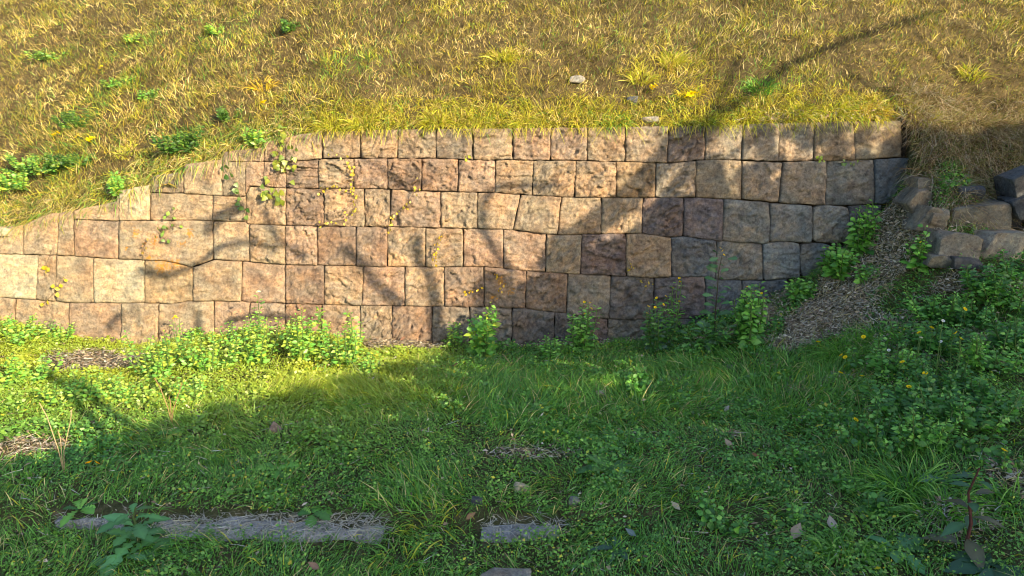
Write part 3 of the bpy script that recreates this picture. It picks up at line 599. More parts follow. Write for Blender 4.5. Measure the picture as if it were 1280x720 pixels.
# dry bank grass
def bank_pts(n, emax=3.3):
    e = RNG.uniform(0, 1, n) ** 1.05 * emax; x = RNG.uniform(-1, 1, n) * (.72 * (e + 5.4) + .9)
    return x, yedge(x) + e + .01, e
BG = wblob([(225, 178, 55, 25), (100, 150, 50, 18), (60, 210, 75, 35), (140, 235, 30, 25), (70, 72, 60, 16), (150, 108, 50, 18), (280, 40, 60, 16), (170, 60, 50, 14), (20, 230, 60, 30), (960, 105, 60, 22), (860, 125, 30, 14), (440, 80, 50, 20), (300, 165, 40, 20)])
BY = wblob([(430, 150, 60, 22), (560, 148, 120, 18), (630, 75, 35, 16), (720, 135, 80, 18), (830, 90, 60, 25), (880, 120, 40, 20), (1020, 130, 80, 22), (1080, 135, 50, 18), (170, 245, 50, 20), (330, 140, 25, 22), (640, 110, 60, 20), (990, 150, 100, 9), (930, 150, 60, 9)])
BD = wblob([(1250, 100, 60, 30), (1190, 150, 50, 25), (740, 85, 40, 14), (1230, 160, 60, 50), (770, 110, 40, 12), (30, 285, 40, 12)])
x, y, e = bank_pts(325000); n1 = fbm(x * 2.1, y * 2.1, 61); n3 = vn(x * 11, y * 11, 62)
keep = RNG.uniform(0, 1, len(x)) < .36 + .9 * n3 ** 1.2; x, y, e, n1, n3 = x[keep], y[keep], e[keep], n1[keep], n3[keep]; N = len(x)
g = blob(x, y, BG) + (n3 - .5) * .8; yl = blob(x, y, BY) + (n3 - .5) * .9; bd = blob(x, y, BD)
P_ = np.stack([x, y, hill(x, y) - .004], -1); fl = fbm(x * 1.6, y * 1.6, 66) * 14
d = unit(np.array([0, -.25, .9]) + np.stack([np.cos(fl), np.sin(fl) - .4, np.zeros(N)], -1) * RNG.uniform(0, .45, N)[:, None] + RNG.normal(0, .55, (N, 3)))
L = RNG.uniform(.025, .09, N) * (.5 + 1.1 * n1 + .5 * np.clip(yl, 0, 1)); Wd = RNG.uniform(.0020, .0050, N)
dry = pick([GR['gd'], GR['st'], GR['ol'], GR['br'], (.78, .66, .36), (.10, .07, .03)], N, [.28, .22, .18, .12, .12, .08], .4)  # darkest brown blades paint the shadow between the stems
dry *= (1 + (fbm(x * .9, y * .9, 71) - .5)[:, None] * np.array([.5, .4, .2])); dry *= (.42 + 1.1 * vn(x * 7, y * 7, 73))[:, None] * np.array([1.06, 1, .92])
gc = pick([GR['g2'], GR['g3'], GR['yg'], GR['ol']], N); yc = pick([GR['yl'], GR['yg'], (.5, .36, .05), GR['gd']], N)
r = RNG.uniform(0, 1, N); col = dry.copy(); m = r < np.clip(g * 1.2, .10 + .14 * (n1 > .5), .8); col[m] = gc[m]
r = RNG.uniform(0, 1, N); m = r < np.clip(yl * 1.3, .07, .75); col[m] = yc[m]
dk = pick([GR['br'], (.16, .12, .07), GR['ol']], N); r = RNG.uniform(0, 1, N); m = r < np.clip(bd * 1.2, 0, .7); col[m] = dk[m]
col = col * (RNG.uniform(.34, 1.25, N) ** 1.15)[:, None] * (.80 + .5 * vn(x * 3.1, y * 3.1, 79))[:, None]
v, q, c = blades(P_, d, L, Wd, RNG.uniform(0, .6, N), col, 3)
n = 15000; xf = RNG.uniform(-4.6, XEND + .1, n); ef = RNG.uniform(0, 1, n) ** 1.6 * .30; kf = (vn(xf * 4, ef * 4, 91) + vn(xf * 13, ef * 9, 92) * .6 > .62) | (xf < -1.3) & (RNG.uniform(0, 1, n) < .6)
xf, ef = xf[kf], ef[kf]; n = len(xf); yf = yedge(xf) + ef; Pf = np.stack([xf, yf, hill(xf, yf) - .005], -1)
df_ = unit(np.stack([RNG.normal(0, .45, n), RNG.normal(-.65, .35, n), np.where(xf < -1.45, RNG.uniform(-.2, .6, n), RNG.uniform(.1, .9, n))], -1))
cf = pick([GR['yl'], GR['yg'], (.62, .50, .05), GR['gd'], GR['g3']], n, [.34, .22, .18, .16, .1], .25); lf = (xf < -1.45)[:, None]; cf = np.where(lf, pick([GR['gd'], GR['st'], GR['ol'], GR['yl'], GR['g3']], n), cf)
v2 = blades(Pf, df_, RNG.uniform(.05, .15, n) * np.where(xf < -1.45, .9, 1), RNG.uniform(.003, .0088, n), RNG.uniform(.3, 1.3, n), cf * RNG.uniform(.4, 1.1, (n, 1)), 5)
v, q, c = join([(v, q, c), v2])
props(link('dry_grass', mesh_np('dry_grass', v, q, c, M_DRY)), 'short sun-bleached golden grass covering the bank above the wall', 'grass', kind='stuff')
print('bank', N)
# overhanging long dead stems on the rubble end
x = RNG.uniform(2.85, 4.9, 30000); y = 4.85 + RNG.uniform(0, 1, 30000) * .95; m = (vn(x * 5, y * 5, 77) > .30); x, y = x[m], y[m]; x = np.concatenate([x, RNG.uniform(XEND - .05, XEND + 1.1, 9000)]); y = np.concatenate([y, RNG.uniform(5.22, 5.5, 9000)]); N = len(x)
z = surf(x, y); ok = (z > .70); x, y, z = x[ok], y[ok], z[ok]; N = len(x)
d = unit(np.stack([RNG.normal(-.3, .6, N), RNG.normal(-.75, .35, N), RNG.normal(.35, .45, N)], -1))
v, q, c = blades(np.stack([x, y, z + .01], -1), d, RNG.uniform(.05, .20, N), RNG.uniform(.002, .0046, N), RNG.uniform(.1, .8, N), pick([(.55, .44, .26), (.50, .45, .36), (.28, .18, .09), GR['ol'], (.12, .09, .05)], N, [.2, .14, .28, .18, .2]), 5)
props(link('withered_grass', mesh_np('withered_grass', v, q, c, M_DRY)), 'long withered grass hanging over the rubble at the right end of the wall', 'grass', kind='stuff')

# ------------------------------------------------------------------ grass tufts, each a thing
def tuft(px_, py_, n, L0, cols, label, W0=.006, spread=.05, lean=(0, 0, 0), droop=.7, mat=None, hang=0):
    n = int(n * 2.6); W0 = W0 * 1.35; p = cast(px_, py_)[0]; r = RNG.uniform(0, 1, n) ** .5 * spread; a = RNG.uniform(0, 2 * math.pi, n)
    pos = np.stack([np.cos(a) * r, np.sin(a) * r * .7, np.full(n, -.01)], -1)
    pos[:, 2] += surf(pos[:, 0] + p[0], pos[:, 1] + p[1]) - p[2]
    out = np.stack([np.cos(a), np.sin(a), np.zeros(n)], -1)
    d = unit(np.array([0, 0, 1.]) + np.array(lean) + out * RNG.uniform(.1, .9, n)[:, None] + RNG.normal(0, .2, (n, 3)))
    v, q, c = blades(pos, d, RNG.uniform(.5, 1.1, n) * L0, RNG.uniform(.7, 1.2, n) * W0, RNG.uniform(.5, 1.2, n) * droop, pick(cols, n), 6)
    o = link('grass_tuft', mesh_np('grass_tuft', v, q, c, mat or M_GRASS), None, p); return props(o, label, 'grass tuft')
YT = [GR['yl'], GR['yg'], (.34, .40, .05), GR['gd']]; GT = [GR['g2'], GR['g3'], GR['g1'], (.22, .42, .06)]
H = (0, -.7, 0)
for a in [
 (630, 72, 60, .17, YT, 'bright yellow-green grass tuft in the middle of the dry bank'),
 (838, 78, 60, .18, YT, 'yellow grass tuft high on the bank above the tree shadow'),
 (800, 100, 50, .15, YT, 'low yellow grass tuft on the bank right of the pale rock'),
 (862, 118, 45, .12, [(.6, .44, .03), GR['yl']], 'deep golden leafy grass tuft beside the tree shadow on the bank'),
 (415, 158, 80, .15, YT, 'yellow-green grass tuft spilling over the left end of the level wall top'),
 (455, 156, 70, .14, YT, 'lime grass tuft hanging over the second top stone from the left tuft'),
 (545, 152, 80, .16, YT, 'dense lime grass tuft drooping over the wall top left of centre'),
 (600, 150, 60, .13, YT, 'short yellow tuft on the wall top above the pale grey stone'),
 (655, 152, 60, .13, YT, 'golden grass tuft on the wall top just left of centre'),
 (770, 152, 40, .12, GT, 'green tuft on the wall top beside the flat pale rock'),
 (885, 152, 50, .12, YT, 'small yellow tuft at the wall edge inside the limb shadow'),
 (935, 148, 50, .13, YT, 'yellow tuft on the wall edge right of the limb shadow'),
 (1000, 142, 80, .16, YT, 'broad bright yellow tuft above the right part of the wall'),
 (1045, 140, 70, .15, YT, 'orange-yellow tuft above the second stone from the right end'),
 (1090, 140, 70, .15, [(.5, .30, .05), GR['yl'], GR['gd']], 'rusty golden tuft above the last top stone of the wall'),
 (1150, 150, 40, .17, YT, 'sparse yellow blades beyond the right end of the wall'),
 (950, 112, 70, .15, GT, 'green tuft inside the limb shadow on the bank'),
 (1215, 95, 50, .16, YT, 'yellow-green tuft high at the right of the bank'),
 (330, 110, 30, .16, [(.6, .42, .03)], 'sparse orange blades on the bank above the left creeper'),
 (160, 190, 50, .10, YT, 'small lime tuft between the dark green clumps on the left bank')]:
    hang = a[1] > 138 and a[0] > 380 and a[0] < 1130
    tuft(*a[:5], a[5], spread=.09, lean=(0, -.55 if hang else -.2, -.25 if hang else 0), W0=.0062)
for a in [
 (700, 545, 90, .17, GT, 'long green grass tuft above the straw patch in mid lawn'),
 (640, 520, 80, .16, GT, 'arching green grass tuft left of the mid lawn stone chip'),
 (780, 555, 60, .15, GT, 'long leaning grass tuft right of the straw patch'),
 (860, 460, 90, .18, GT, 'lush grass tuft at the wall foot below the tall thistle'),
 (960, 470, 90, .18, GT, 'lush leaning grass tuft below the straw slope'),
 (1055, 445, 110, .24, GT, 'big arching grass clump at the lower edge of the straw slope'),
 (1100, 425, 90, .24, GT, 'big arching grass clump on the right side of the straw slope'),
 (1040, 465, 70, .18, GT, 'grass clump under the yellow flowers left of the herb bank'),
 (250, 575, 40, .12, GT, 'dark grass tuft left of the twin yellow flowers on the lawn'),
 (540, 655, 14, .15, [GR['g3'], GR['yg']], 'bright upright grass tuft between the long beam and the timber stub'),
 (500, 700, 14, .14, [GR['g3'], GR['yg']], 'bright grass tuft in the foreground below the long beam'),
 (1130, 610, 100, .26, GT, 'broad long-bladed grass clump in the lower right foreground'),
 (1180, 640, 80, .25, GT, 'long-bladed clump beside the red-stemmed plant'),
 (1060, 690, 70, .20, GT, 'long-bladed clump at the bottom edge right of centre'),
 (1265, 630, 50, .24, GT, 'long blades arching in at the right edge above the red-stemmed plant'),
 (430, 510, 80, .15, GT, 'half sunlit grass tuft at the shadow edge left of centre'),
 (390, 470, 70, .13, [GR['yg'], GR['g3']], 'sunlit lime grass tuft in front of the weeds along the wall foot'),
 (20, 600, 40, .12, GT, 'grass tuft at the left edge just inside the shade'),
 (990, 520, 60, .16, GT, 'grass tuft left of the herb bank above the curled brown leaf'),
 (350, 610, 40, .12, GT, 'small grass tuft behind the left end of the long beam')]:
    tuft(*a, spread=.11, W0=.0055, droop=.9, lean=(-.1, -.1, 0))

# ------------------------------------------------------------------ leafy plants
def herb(px_, py_, h, r, nst, nleaf, leafL, cols, label, prof=OVATE, flowers=0, fcol=(.75, .52, .02), lean=0, name='weed', cat='weed', stemcol=(.12, .20, .05), low=.0, asp=.5, indiv=False):
    if not indiv: prof = LOBED_SMALL if prof is LOBED else OVATE_SMALL if prof is OVATE else prof
    if px_ > 480 and py_ < 500 and py_ > 300 and name == 'weed' and nst > 2: nleaf = int(nleaf * 2.3); leafL *= 1.02; h *= 1.12; nst = int(nst * 1.3)
    p = cast(px_, py_)[0]
    bank = p[2] > float(ztop(p[0])) - .06
    p = np.array([p[0], min(p[1], FACE0 - .06) if not bank and p[1] < FACE0 + .15 and p[0] < XEND else max(p[1], float(yedge(p[0])) + .01) if bank else p[1], p[2]])
    p[2] = float(surf(p[0], p[1]))
    root = empty(name, p, label, cat); parts = []; sp_ = []; tips = []; LP, LD, LN, LL = [], [], [], []
    for k in range(nst):
        a = random.uniform(0, 2 * math.pi); rr = r * random.uniform(.15, 1) if nst > 1 else lean
        hh = h * random.uniform(.6, 1) if nst > 1 else h
        b0 = np.array([math.cos(a) * rr * .35, math.sin(a) * rr * .35, -.02]); tip = np.array([math.cos(a) * rr, math.sin(a) * rr * .8, hh])
        if p[1] + tip[1] > FACE0 - .02 and p[1] < FACE0 and p[0] < XEND: tip[1] = -abs(tip[1]) * .4; b0[1] = -abs(b0[1])
        f = np.linspace(0, 1, 6)[:, None]; pts = b0 * (1 - f) + tip * f + np.array([math.cos(a), math.sin(a), 0]) * np.sin(f * math.pi) * rr * .12 + RNG.normal(0, h * .012, (6, 3))
        sp_.append(tube(pts, np.linspace(.0035, .0014, 6) * (1 + h), stemcol, 4)); tips.append(pts[-1])
        nl = max(2, int(nleaf / nst))
        for j in range(nl):
            u = low + (1 - low) * (j + random.random()) / nl; i0 = min(int(u * 5), 4); fr = u * 5 - i0
            q0 = pts[i0] * (1 - fr) + pts[i0 + 1] * fr; a2 = j * 2.4 + random.uniform(-.5, .5)
            dd = np.array([math.cos(a2), math.sin(a2), random.uniform(-.1, .7)]); off = unit(dd) * leafL * random.uniform(.1, .7)
            LP.append(q0 + off * .6); LD.append(dd); LN.append(np.array([.25, -.6, .8]) + RNG.normal(0, .35, 3)); LL.append(leafL * (1.15 - .6 * u) * random.uniform(.6, 1.25))
    v, q, c = join(sp_); link('stem', mesh_np('stem', v, q, c, M_VEG), root)
    LP, LD, LN, LL = map(np.array, (LP, LD, LN, LL)); N = len(LP)
    if indiv:
        cc = pick(cols, N)
        for j in range(N):
            v, q, c = leaves(np.zeros((1, 3)), LD[j:j + 1], LN[j:j + 1], LL[j:j + 1], LL[j:j + 1] * asp, prof, np.array([.25]), np.array([random.uniform(.1, .5)]), cc[j:j + 1])
            link('leaf', mesh_np('leaf', v, q, c, M_VEG), root, LP[j])
    else:
        v, q, c = leaves(LP, LD, LN, LL, LL * asp * RNG.uniform(.8, 1.2, N), prof, RNG.uniform(.05, .4, N), RNG.uniform(.05, .5, N), pick(cols, N))
        props(link('foliage', mesh_np('foliage', v, q, c, M_VEG), root), kind='stuff')
    for k in range(flowers):
        t0 = tips[k % len(tips)] + RNG.normal(0, .012, 3) + np.array([0, -.005, .008 + .02 * (k // len(tips))])
        flower(root, t0, fcol)
    return root
_fl = {}
def flower(root, loc, col, s=.011, n=9):
    key = (col, n)
    if key not in _fl:
        a = np.arange(n) * 2 * math.pi / n; d = np.stack([np.cos(a), np.sin(a), np.full(n, .35)], -1)
        v1 = leaves(np.zeros((n, 3)), d, np.tile([0, 0, 1.], (n, 1)), np.ones(n), np.full(n, .55), (.2, 1., .8), np.zeros(n), np.zeros(n), np.tile(col, (n, 1)))
        a = np.arange(6) * 2 * math.pi / 6; d = np.stack([np.cos(a), np.sin(a), np.full(6, .9)], -1)
        v2 = leaves(np.zeros((6, 3)), d, np.tile([0, 0, 1.], (6, 1)), np.full(6, .4), np.full(6, .4), (.5, 1., .8), np.zeros(6), np.zeros(6), np.tile(np.array(col) * .6, (6, 1)))
        v, q, c = join([v1, v2]); _fl[key] = mesh_np('flower', v, q, c, M_PETAL)
    o = link('flower', _fl[key], root, loc, (R(random.uniform(15, 50)), R(random.uniform(-25, 25)), random.uniform(0, 6))); o.scale = (s,) * 3
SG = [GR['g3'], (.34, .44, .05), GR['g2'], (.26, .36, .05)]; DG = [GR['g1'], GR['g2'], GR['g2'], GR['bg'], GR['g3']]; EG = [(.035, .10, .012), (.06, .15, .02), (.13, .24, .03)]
W = 'weed'
# weeds at the foot of the wall
for a in [
 (200, 470, .22, .22, 16, 260, .040, SG, 'low leafy weed clump in sun at the left of the wall foot'),
 (262, 462, .20, .20, 14, 240, .040, SG, 'sunlit weed clump beside the dark gap at the wall foot'),
 (320, 452, .24, .20, 14, 250, .042, SG, 'bushy sunlit weed below the pale lower stones'),
 (380, 448, .26, .20, 14, 260, .044, SG, 'bushy sunlit weed with broad leaves under the dark red stone'),
 (432, 455, .22, .18, 12, 200, .040, SG, 'sunlit weed clump at the right end of the bright strip'),
 (470, 468, .12, .16, 10, 120, .034, SG, 'low lime weed where the sunlight ends on the lawn'),
 (20, 425, .12, .25, 14, 200, .040, SG, 'low sunlit weeds against the wall foot at the left edge'),
 (80, 418, .10, .2, 12, 140, .036, SG, 'low sunlit weeds under the string of yellow leaves'),
 (30, 480, .14, .25, 16, 260, .042, SG, 'feathery sunlit weed mat at the left edge of the lawn'),
 (95, 500, .12, .22, 16, 240, .038, SG, 'sunlit weed mat crossed by a narrow shadow'),
 (160, 500, .10, .2, 14, 200, .036, SG, 'bright lime weed mat left of the standing seed stalk'),
 (240, 500, .10, .2, 14, 200, .034, SG, 'bright lime weed mat at the edge of the shade')]:
    a = list(a); a[2] *= 1.35; a[3] *= 1.2; a[4] = int(a[4] * 1.4); a[5] = int(a[5] * 2.1); a[6] *= .88
    herb(*a, low=.1, asp=.6)
herb(325, 440, .42, .05, 2, 36, .045, SG, 'tall thin flowering weed standing before the pale stones', flowers=5, fcol=(.8, .8, .6), prof=LOBED, low=.25)
herb(402, 440, .34, .08, 4, 60, .055, SG, 'upright broad-leaved weed in sun before the grey and red stones', low=.25)
herb(442, 450, .36, .05, 3, 34, .05, SG, 'thin upright weed at the right of the sunlit clump', low=.3)
herb(224, 435, .24, .05, 3, 30, .03, SG, 'spindly weed with tiny yellow flowers against the left wall', flowers=4, prof=LOBED)
herb(600, 447, .36, .17, 10, 190, .055, SG + DG, 'round-leaved leafy bush at the wall foot, half in sun, left of centre', asp=.75, low=.05)
herb(572, 436, .20, .07, 4, 40, .04, SG, 'small lime sprig catching sun beside the round-leaved bush', low=.3)
herb(722, 440, .34, .16, 9, 150, .05, DG, 'dark lobed weed at the wall foot in the middle of the shade', prof=LOBED, flowers=3)
herb(735, 432, .44, .03, 2, 26, .045, DG, 'tall thin stalk with a yellow bud before the reddish stone', prof=LOBED, flowers=2)
herb(690, 448, .16, .16, 9, 120, .04, DG, 'low dark weed right of the round-leaved bush')
herb(822, 438, .34, .15, 8, 150, .05, [(.06, .13, .06), GR['g1'], GR['bg']], 'grey-green thistle-like weed with yellow flowers below the dark stones', prof=LOBED, flowers=6)
herb(838, 415, .42, .06, 4, 34, .04, DG, 'thin stalks with yellow flowers against the purple stone', flowers=5, prof=LOBED)
herb(797, 490, .11, .14, 8, 110, .045, DG, 'broad-leaved weed in the lawn below the thistle-like weed', asp=.8)
herb(893, 432, .64, .05, 1, 34, .105, [(.05, .14, .05), (.07, .18, .06)], 'tall dark sow thistle with a single upright stem by the wall', prof=LOBED, flowers=3, lean=.02, indiv=True, stemcol=(.06, .05, .03), asp=.5, low=.1)
herb(880, 440, .22, .16, 9, 150, .055, [(.06, .13, .06), GR['g1'], GR['bg']], 'low dusty green weed around the foot of the tall sow thistle', prof=LOBED)
herb(937, 432, .40, .15, 10, 200, .05, DG + [GR['g3']], 'bushy weed with small yellow flowers right of the tall sow thistle', flowers=7, asp=.7)
herb(935, 350, .20, .05, 3, 24, .035, DG, 'small weed sprouting before the light grey lower stones', prof=LOBED)
herb(1005, 372, .14, .18, 10, 130, .045, DG, 'low weed clump at the wall foot left of the climbing weed', asp=.7)
herb(1045, 345, .24, .15, 10, 190, .05, DG + [GR['g3']], 'rounded leafy weed at the corner of wall and straw slope', asp=.8, flowers=1)
herb(1075, 315, .36, .11, 8, 110, .06, DG + [GR['g3']], 'upright leafy weed climbing against the last stones of the wall', asp=.65)
herb(1080, 352, .10, .13, 8, 90, .04, DG, 'low weed on the straw slope below the upright leafy weed', asp=.7)
herb(1143, 335, .26, .07, 5, 60, .05, DG + [GR['g3']], 'small weed with one yellow flower in front of the rubble', flowers=1, asp=.7)
# right-hand herb bank
hb = [(1110, 470), (1160, 440), (1210, 410), (1260, 385), (1130, 520), (1185, 490), (1235, 465), (1275, 440), (1095, 560), (1150, 560), (1205, 540), (1255, 520), (1170, 400), (1230, 365), (1280, 350), (1050, 540), (1010, 580), (1240, 580), (1060, 610), (950, 610), (900, 660), (1000, 665), (960, 705), (1090, 640)]
hl = ['flowering herb mound at the left tip of the herb bank', 'leafy herb mound with tall yellow flower stalks', 'bright leafy herb under the highest yellow flower', 'leafy herb at the right edge below the dark rubble stones', 'dark herb mound with a yellow flower at mid height of the herb bank',
      'dense heart-leaved herb in the centre of the herb bank', 'heart-leaved herb right of the flower stalks', 'leafy herb at the right edge under the seeding grass head', 'dark lobed herb left of the tall stems', 'dark broad-leaved herb in the deepest shade of the herb bank', 'dark broad-leaved herb right of the deep shade', 'round-leaved herb at the right edge above the straw',
      'low herb at the upper left of the herb bank beside the straw', 'low leafy herb in front of the light rubble stone', 'leafy herb at the right edge just below the rubble', 'small lobed herb with yellow buds left of the herb bank', 'low lobed herb beside the curled brown leaf', 'leafy herb above the red-stemmed plant', 'pale lobed herb in the lower right lawn', 'low clover-like clump left of the curled leaf', 'small leafy clump in the foreground right of centre', 'leafy clump behind the tan fallen leaf', 'leafy clump at the bottom edge right of centre', 'mugwort-like herb left of the long-bladed clump']
for k, ((a, b), lb) in enumerate(zip(hb, hl)):
    big = k < 15
    herb(a, b, (.20 if big else .11) * random.uniform(.85, 1.2), .24 if big else .16, 14 if big else 9, 430 if big else 150, [.040, .050, .030][k % 3] if big else .032, [GR['g1'], GR['g2'], GR['bg'], (.05, .16, .03)] if k % 3 else DG, lb, prof=[OVATE, LOBED, ROUND][k % 3], asp=[.6, .55, .85][k % 3], name='herb', cat='herb', low=.2)
# flower stalks in the herb bank
fs = [(1021, 445, 433, 'yellow'), (1048, 478, 449, 'yellow'), (1054, 470, 452, 'yellow'), (1047, 500, 471, 'yellow'), (1073, 505, 475, 'yellow'), (1075, 460, 426, 'yellow'), (1144, 455, 421, 'yellow'), (1159, 450, 415, 'yellow'), (1168, 480, 405, 'white'), (1187, 470, 421, 'yellow'), (1193, 480, 428, 'yellow'), (1201, 420, 392, 'yellow'), (1124, 485, 458, 'yellow'), (1132, 515, 489, 'yellow'), (1066, 555, 530, 'yellow'), (1152, 500, 472, 'yellow'), (1250, 590, 569, 'yellow'), (1145, 470, 427, 'white'), (1170, 470, 432, 'white'), (1107, 470, 443, 'white')]
ordn = ['lowest on the straw slope', 'just below the straw edge', 'third from the left near the straw edge', 'low left of the arching grass', 'right of the arching grass', 'leaning over the arching grass clump', 'left of the tallest stalk', 'upper left of the tallest stalk', 'tallest, with a pale seed head', 'upper of the close pair', 'lower of the close pair', 'highest on the herb bank', 'in the middle of the herb bank', 'above the toothed pale leaf', 'low beside the curled leaves', 'half hidden among heart-shaped leaves', 'alone above the red-stemmed plant', 'with a pale head beside the yellow ones', 'bent over', 'pale one at the left of the herb bank']
for (a, b0, b1, cl), ds in zip(fs, ordn):
    p = cast(a, b0)[0]; h = (b0 - b1) / F * p[1] * 1.05 + .03
    root = empty('flower_stalk', p, f'thin stalk with one {cl} flower head, {ds}', 'flower')
    lx = random.uniform(-.02, .02)
    v, q, c = tube(np.array([[0 - lx, 0, -.03], [lx * .5, 0, h * .4], [lx, 0, h * .75], [0, 0, h]]), .0022, (.14, .24, .06), 5)
    link('stem', mesh_np('stem', v, q, c, M_VEG), root)
    flower(root, (0, -.002, h), (.78, .55, .02) if cl == 'yellow' else (.6, .6, .58), .014 if cl == 'yellow' else .010, 11)
# twin yellow flowers on the lawn at the left
p = cast(118, 600)[0]; root = empty('flower_stalk', p, 'two round yellow flowers side by side on short stalks in the left lawn', 'flower')
for dx in (-.012, .022):
    v, q, c = tube(np.array([[0, 0, -.01], [dx * .5, 0, .04], [dx, 0, .085]]), .0018, (.14, .24, .06), 4); link('stem', mesh_np('stem', v, q, c, M_VEG), root)
    flower(root, (dx, -.003, .085), (.78, .42, .01), .016, 12)
# rosettes with big leaves, every leaf a part
def rosette(px_, py_, n, L0, cols, label, prof=LOBED, asp=.42, stem=0, name='rosette_plant', rise=.5, redstem=False):
    p = cast(px_, py_)[0]; root = empty(name, p, label, 'plant'); cc = pick(cols, n)
    if stem:
        sc_ = (.10, .03, .03) if redstem else (.10, .16, .05)
        v, q, c = tube(np.array([[0, 0, -.02], [.01, 0, stem * .35], [-.01, .01, stem * .7], [.01, 0, stem]]), np.array([.007, .006, .004, .003]), sc_, 6); link('stem', mesh_np('stem', v, q, c, M_VEG), root)
    for j in range(n):
        a = j * 2.4 + random.uniform(-.3, .3); L = L0 * random.uniform(.65, 1.15); d = np.array([[math.cos(a), math.sin(a), rise * random.uniform(.3, 1.2)]])
        zz = 0.01 if not stem else stem * (j / n) * .95
        if stem: L *= (1.1 - .6 * j / n)
        kk = prof if random.random() < .8 else OVATE
        v, q, c = leaves(np.zeros((1, 3)), d, np.array([[random.uniform(-.2, .2), -.2, 1.]]), np.array([L]), np.array([L * asp * random.uniform(.8, 1.2)]), kk, np.array([random.uniform(.05, .35)]), np.array([random.uniform(.25, .75)]), cc[j:j + 1])
        link('leaf', mesh_np('leaf', v, q, c, M_VEG), root, (math.cos(a) * .008, math.sin(a) * .008, zz))
    return root
RG = [(.09, .24, .08), (.12, .29, .11), (.08, .20, .06)]
rosette(172, 680, 17, .15, RG, 'large blue-green thistle rosette with a dark stem in front of the timber edging', stem=.16)
rosette(155, 700, 9, .12, RG, 'smaller rosette of blue-green lobed leaves at the bottom left')
rosette(200, 665, 7, .11, RG, 'low lobed rosette touching the left end of the long beam')
rosette(760, 590, 15, .13, [(.10, .22, .05), (.08, .19, .05)], 'dock rosette of long smooth leaves right of the straw patch', prof=LANCE, asp=.32, rise=.8)
rosette(345, 590, 9, .09, DG, 'small toothed rosette in mid lawn at the left')
rosette(214, 545, 7, .07, DG + SG, 'lobed rosette at the shade edge below the standing seed stalk', asp=.6)
rosette(100, 640, 7, .09, DG, 'dandelion-like rosette behind the short grey board')
rosette(1205, 690, 11, .15, [(.05, .12, .05), (.06, .14, .06), (.10, .10, .06)], 'red-stemmed plant with broad dark leaves in the lower right corner', prof=OVATE, asp=.45, stem=.33, name='red_stemmed_plant', redstem=True)
rosette(1240, 712, 9, .15, [(.04, .10, .05), (.05, .12, .05)], 'broad dark leaves at the bottom right corner', prof=OVATE, asp=.55)
rosette(1180, 600, 9, .10, [(.10, .18, .11)], 'rosette of pale grey-green toothed leaves in the herb bank', asp=.4)
rosette(1120, 690, 9, .11, RG, 'lobed rosette at the bottom edge beside the long-bladed clump')
rosette(770, 690, 8, .08, [(.04, .10, .06), (.05, .12, .06)], 'dark narrow-leaved rosette right of the timber stub', prof=LANCE, asp=.35, rise=.7)
rosette(390, 645, 7, .07, DG, 'small weed rosette growing over the right half of the long beam', asp=.7)
rosette(208, 232, 8, .07, [(.42, .28, .06), (.30, .22, .05)], 'yellowing rosette on the wall edge above the cream stone', prof=OVATE, asp=.4)
# dead seed stalks standing in the left lawn
def stalk(px_, py_, h, label, col=(.42, .33, .18)):
    p = cast(px_, py_)[0]; root = empty('seed_stalk', p, label, 'dead stalk')
    for (lx, hh) in ((-.06, h), (.07, h * .9), (.0, h * .6)):
        v, q, c = tube(np.array([[0, 0, -.01], [lx * .2, 0, hh * .35], [lx * .8, .01, hh * .8], [lx * 1.1, 0, hh]]), .0025, col, 4); link('stem', mesh_np('stem', v, q, c, M_DRY), root)
stalk(80, 590, .34, 'dead forked stalk standing in the lawn at the left shade edge')
stalk(215, 530, .26, 'thin brownish seed stalk standing in the sunlit lawn edge', (.35, .20, .10))
stalk(640, 300 + 160, .10, 'short dead twig fork at the wall foot near the round-leaved bush')
# dark evergreen clumps on the bank
for a in [
 (226, 190, .16, .16, 12, 420, .030, EG, 'dark glossy green clump on the bank just above the wall edge'),
 (100, 160, .13, .17, 12, 360, .028, EG, 'dark green clump behind the bright yellow flowers on the left bank'),
 (50, 215, .13, .26, 16, 480, .028, EG + SG, 'wide blue-green clump at the left edge of the bank'),
 (90, 208, .10, .16, 10, 260, .028, EG, 'low blue-green clump below the yellow flowers'),
 (30, 235, .12, .22, 14, 340, .030, SG, 'bright green leafy patch at the far left of the bank'),
 (285, 150, .09, .08, 7, 150, .028, EG, 'small dark clump on the bank above the creeper'),
 (360, 40, .09, .09, 7, 160, .028, EG, 'small dark clump high on the left bank'),
 (60, 75, .08, .15, 10, 170, .028, EG + SG, 'thin green patch high at the left of the bank'),
 (150, 108, .08, .13, 9, 150, .028, EG + SG, 'scattered green sprigs in mid height of the left bank'),
 (180, 125, .08, .10, 8, 120, .026, EG + SG, 'green sprigs between the two dark clumps'),
 (275, 42, .08, .14, 9, 160, .026, SG, 'light green patch high on the left bank'),
 (165, 52, .06, .14, 9, 120, .026, SG, 'thin light green patch left of the high patch'),
 (148, 250, .16, .10, 9, 200, .034, SG, 'bright green weed spilling over the wall edge beside the cream stone'),
 (237, 215, .10, .07, 7, 120, .03, SG, 'lime weed hanging at the wall edge below the dark clump'),
 (318, 185, .12, .08, 7, 110, .036, SG, 'lime weed at the wall edge left of the creeper')]:
    a = list(a); a[2] *= 1.15; a[3] *= 1.6; a[5] = int(a[5] * 2.4); a[6] *= 1.15
    herb(*a, asp=.6, name='shrub_clump', cat='shrub', low=.1)
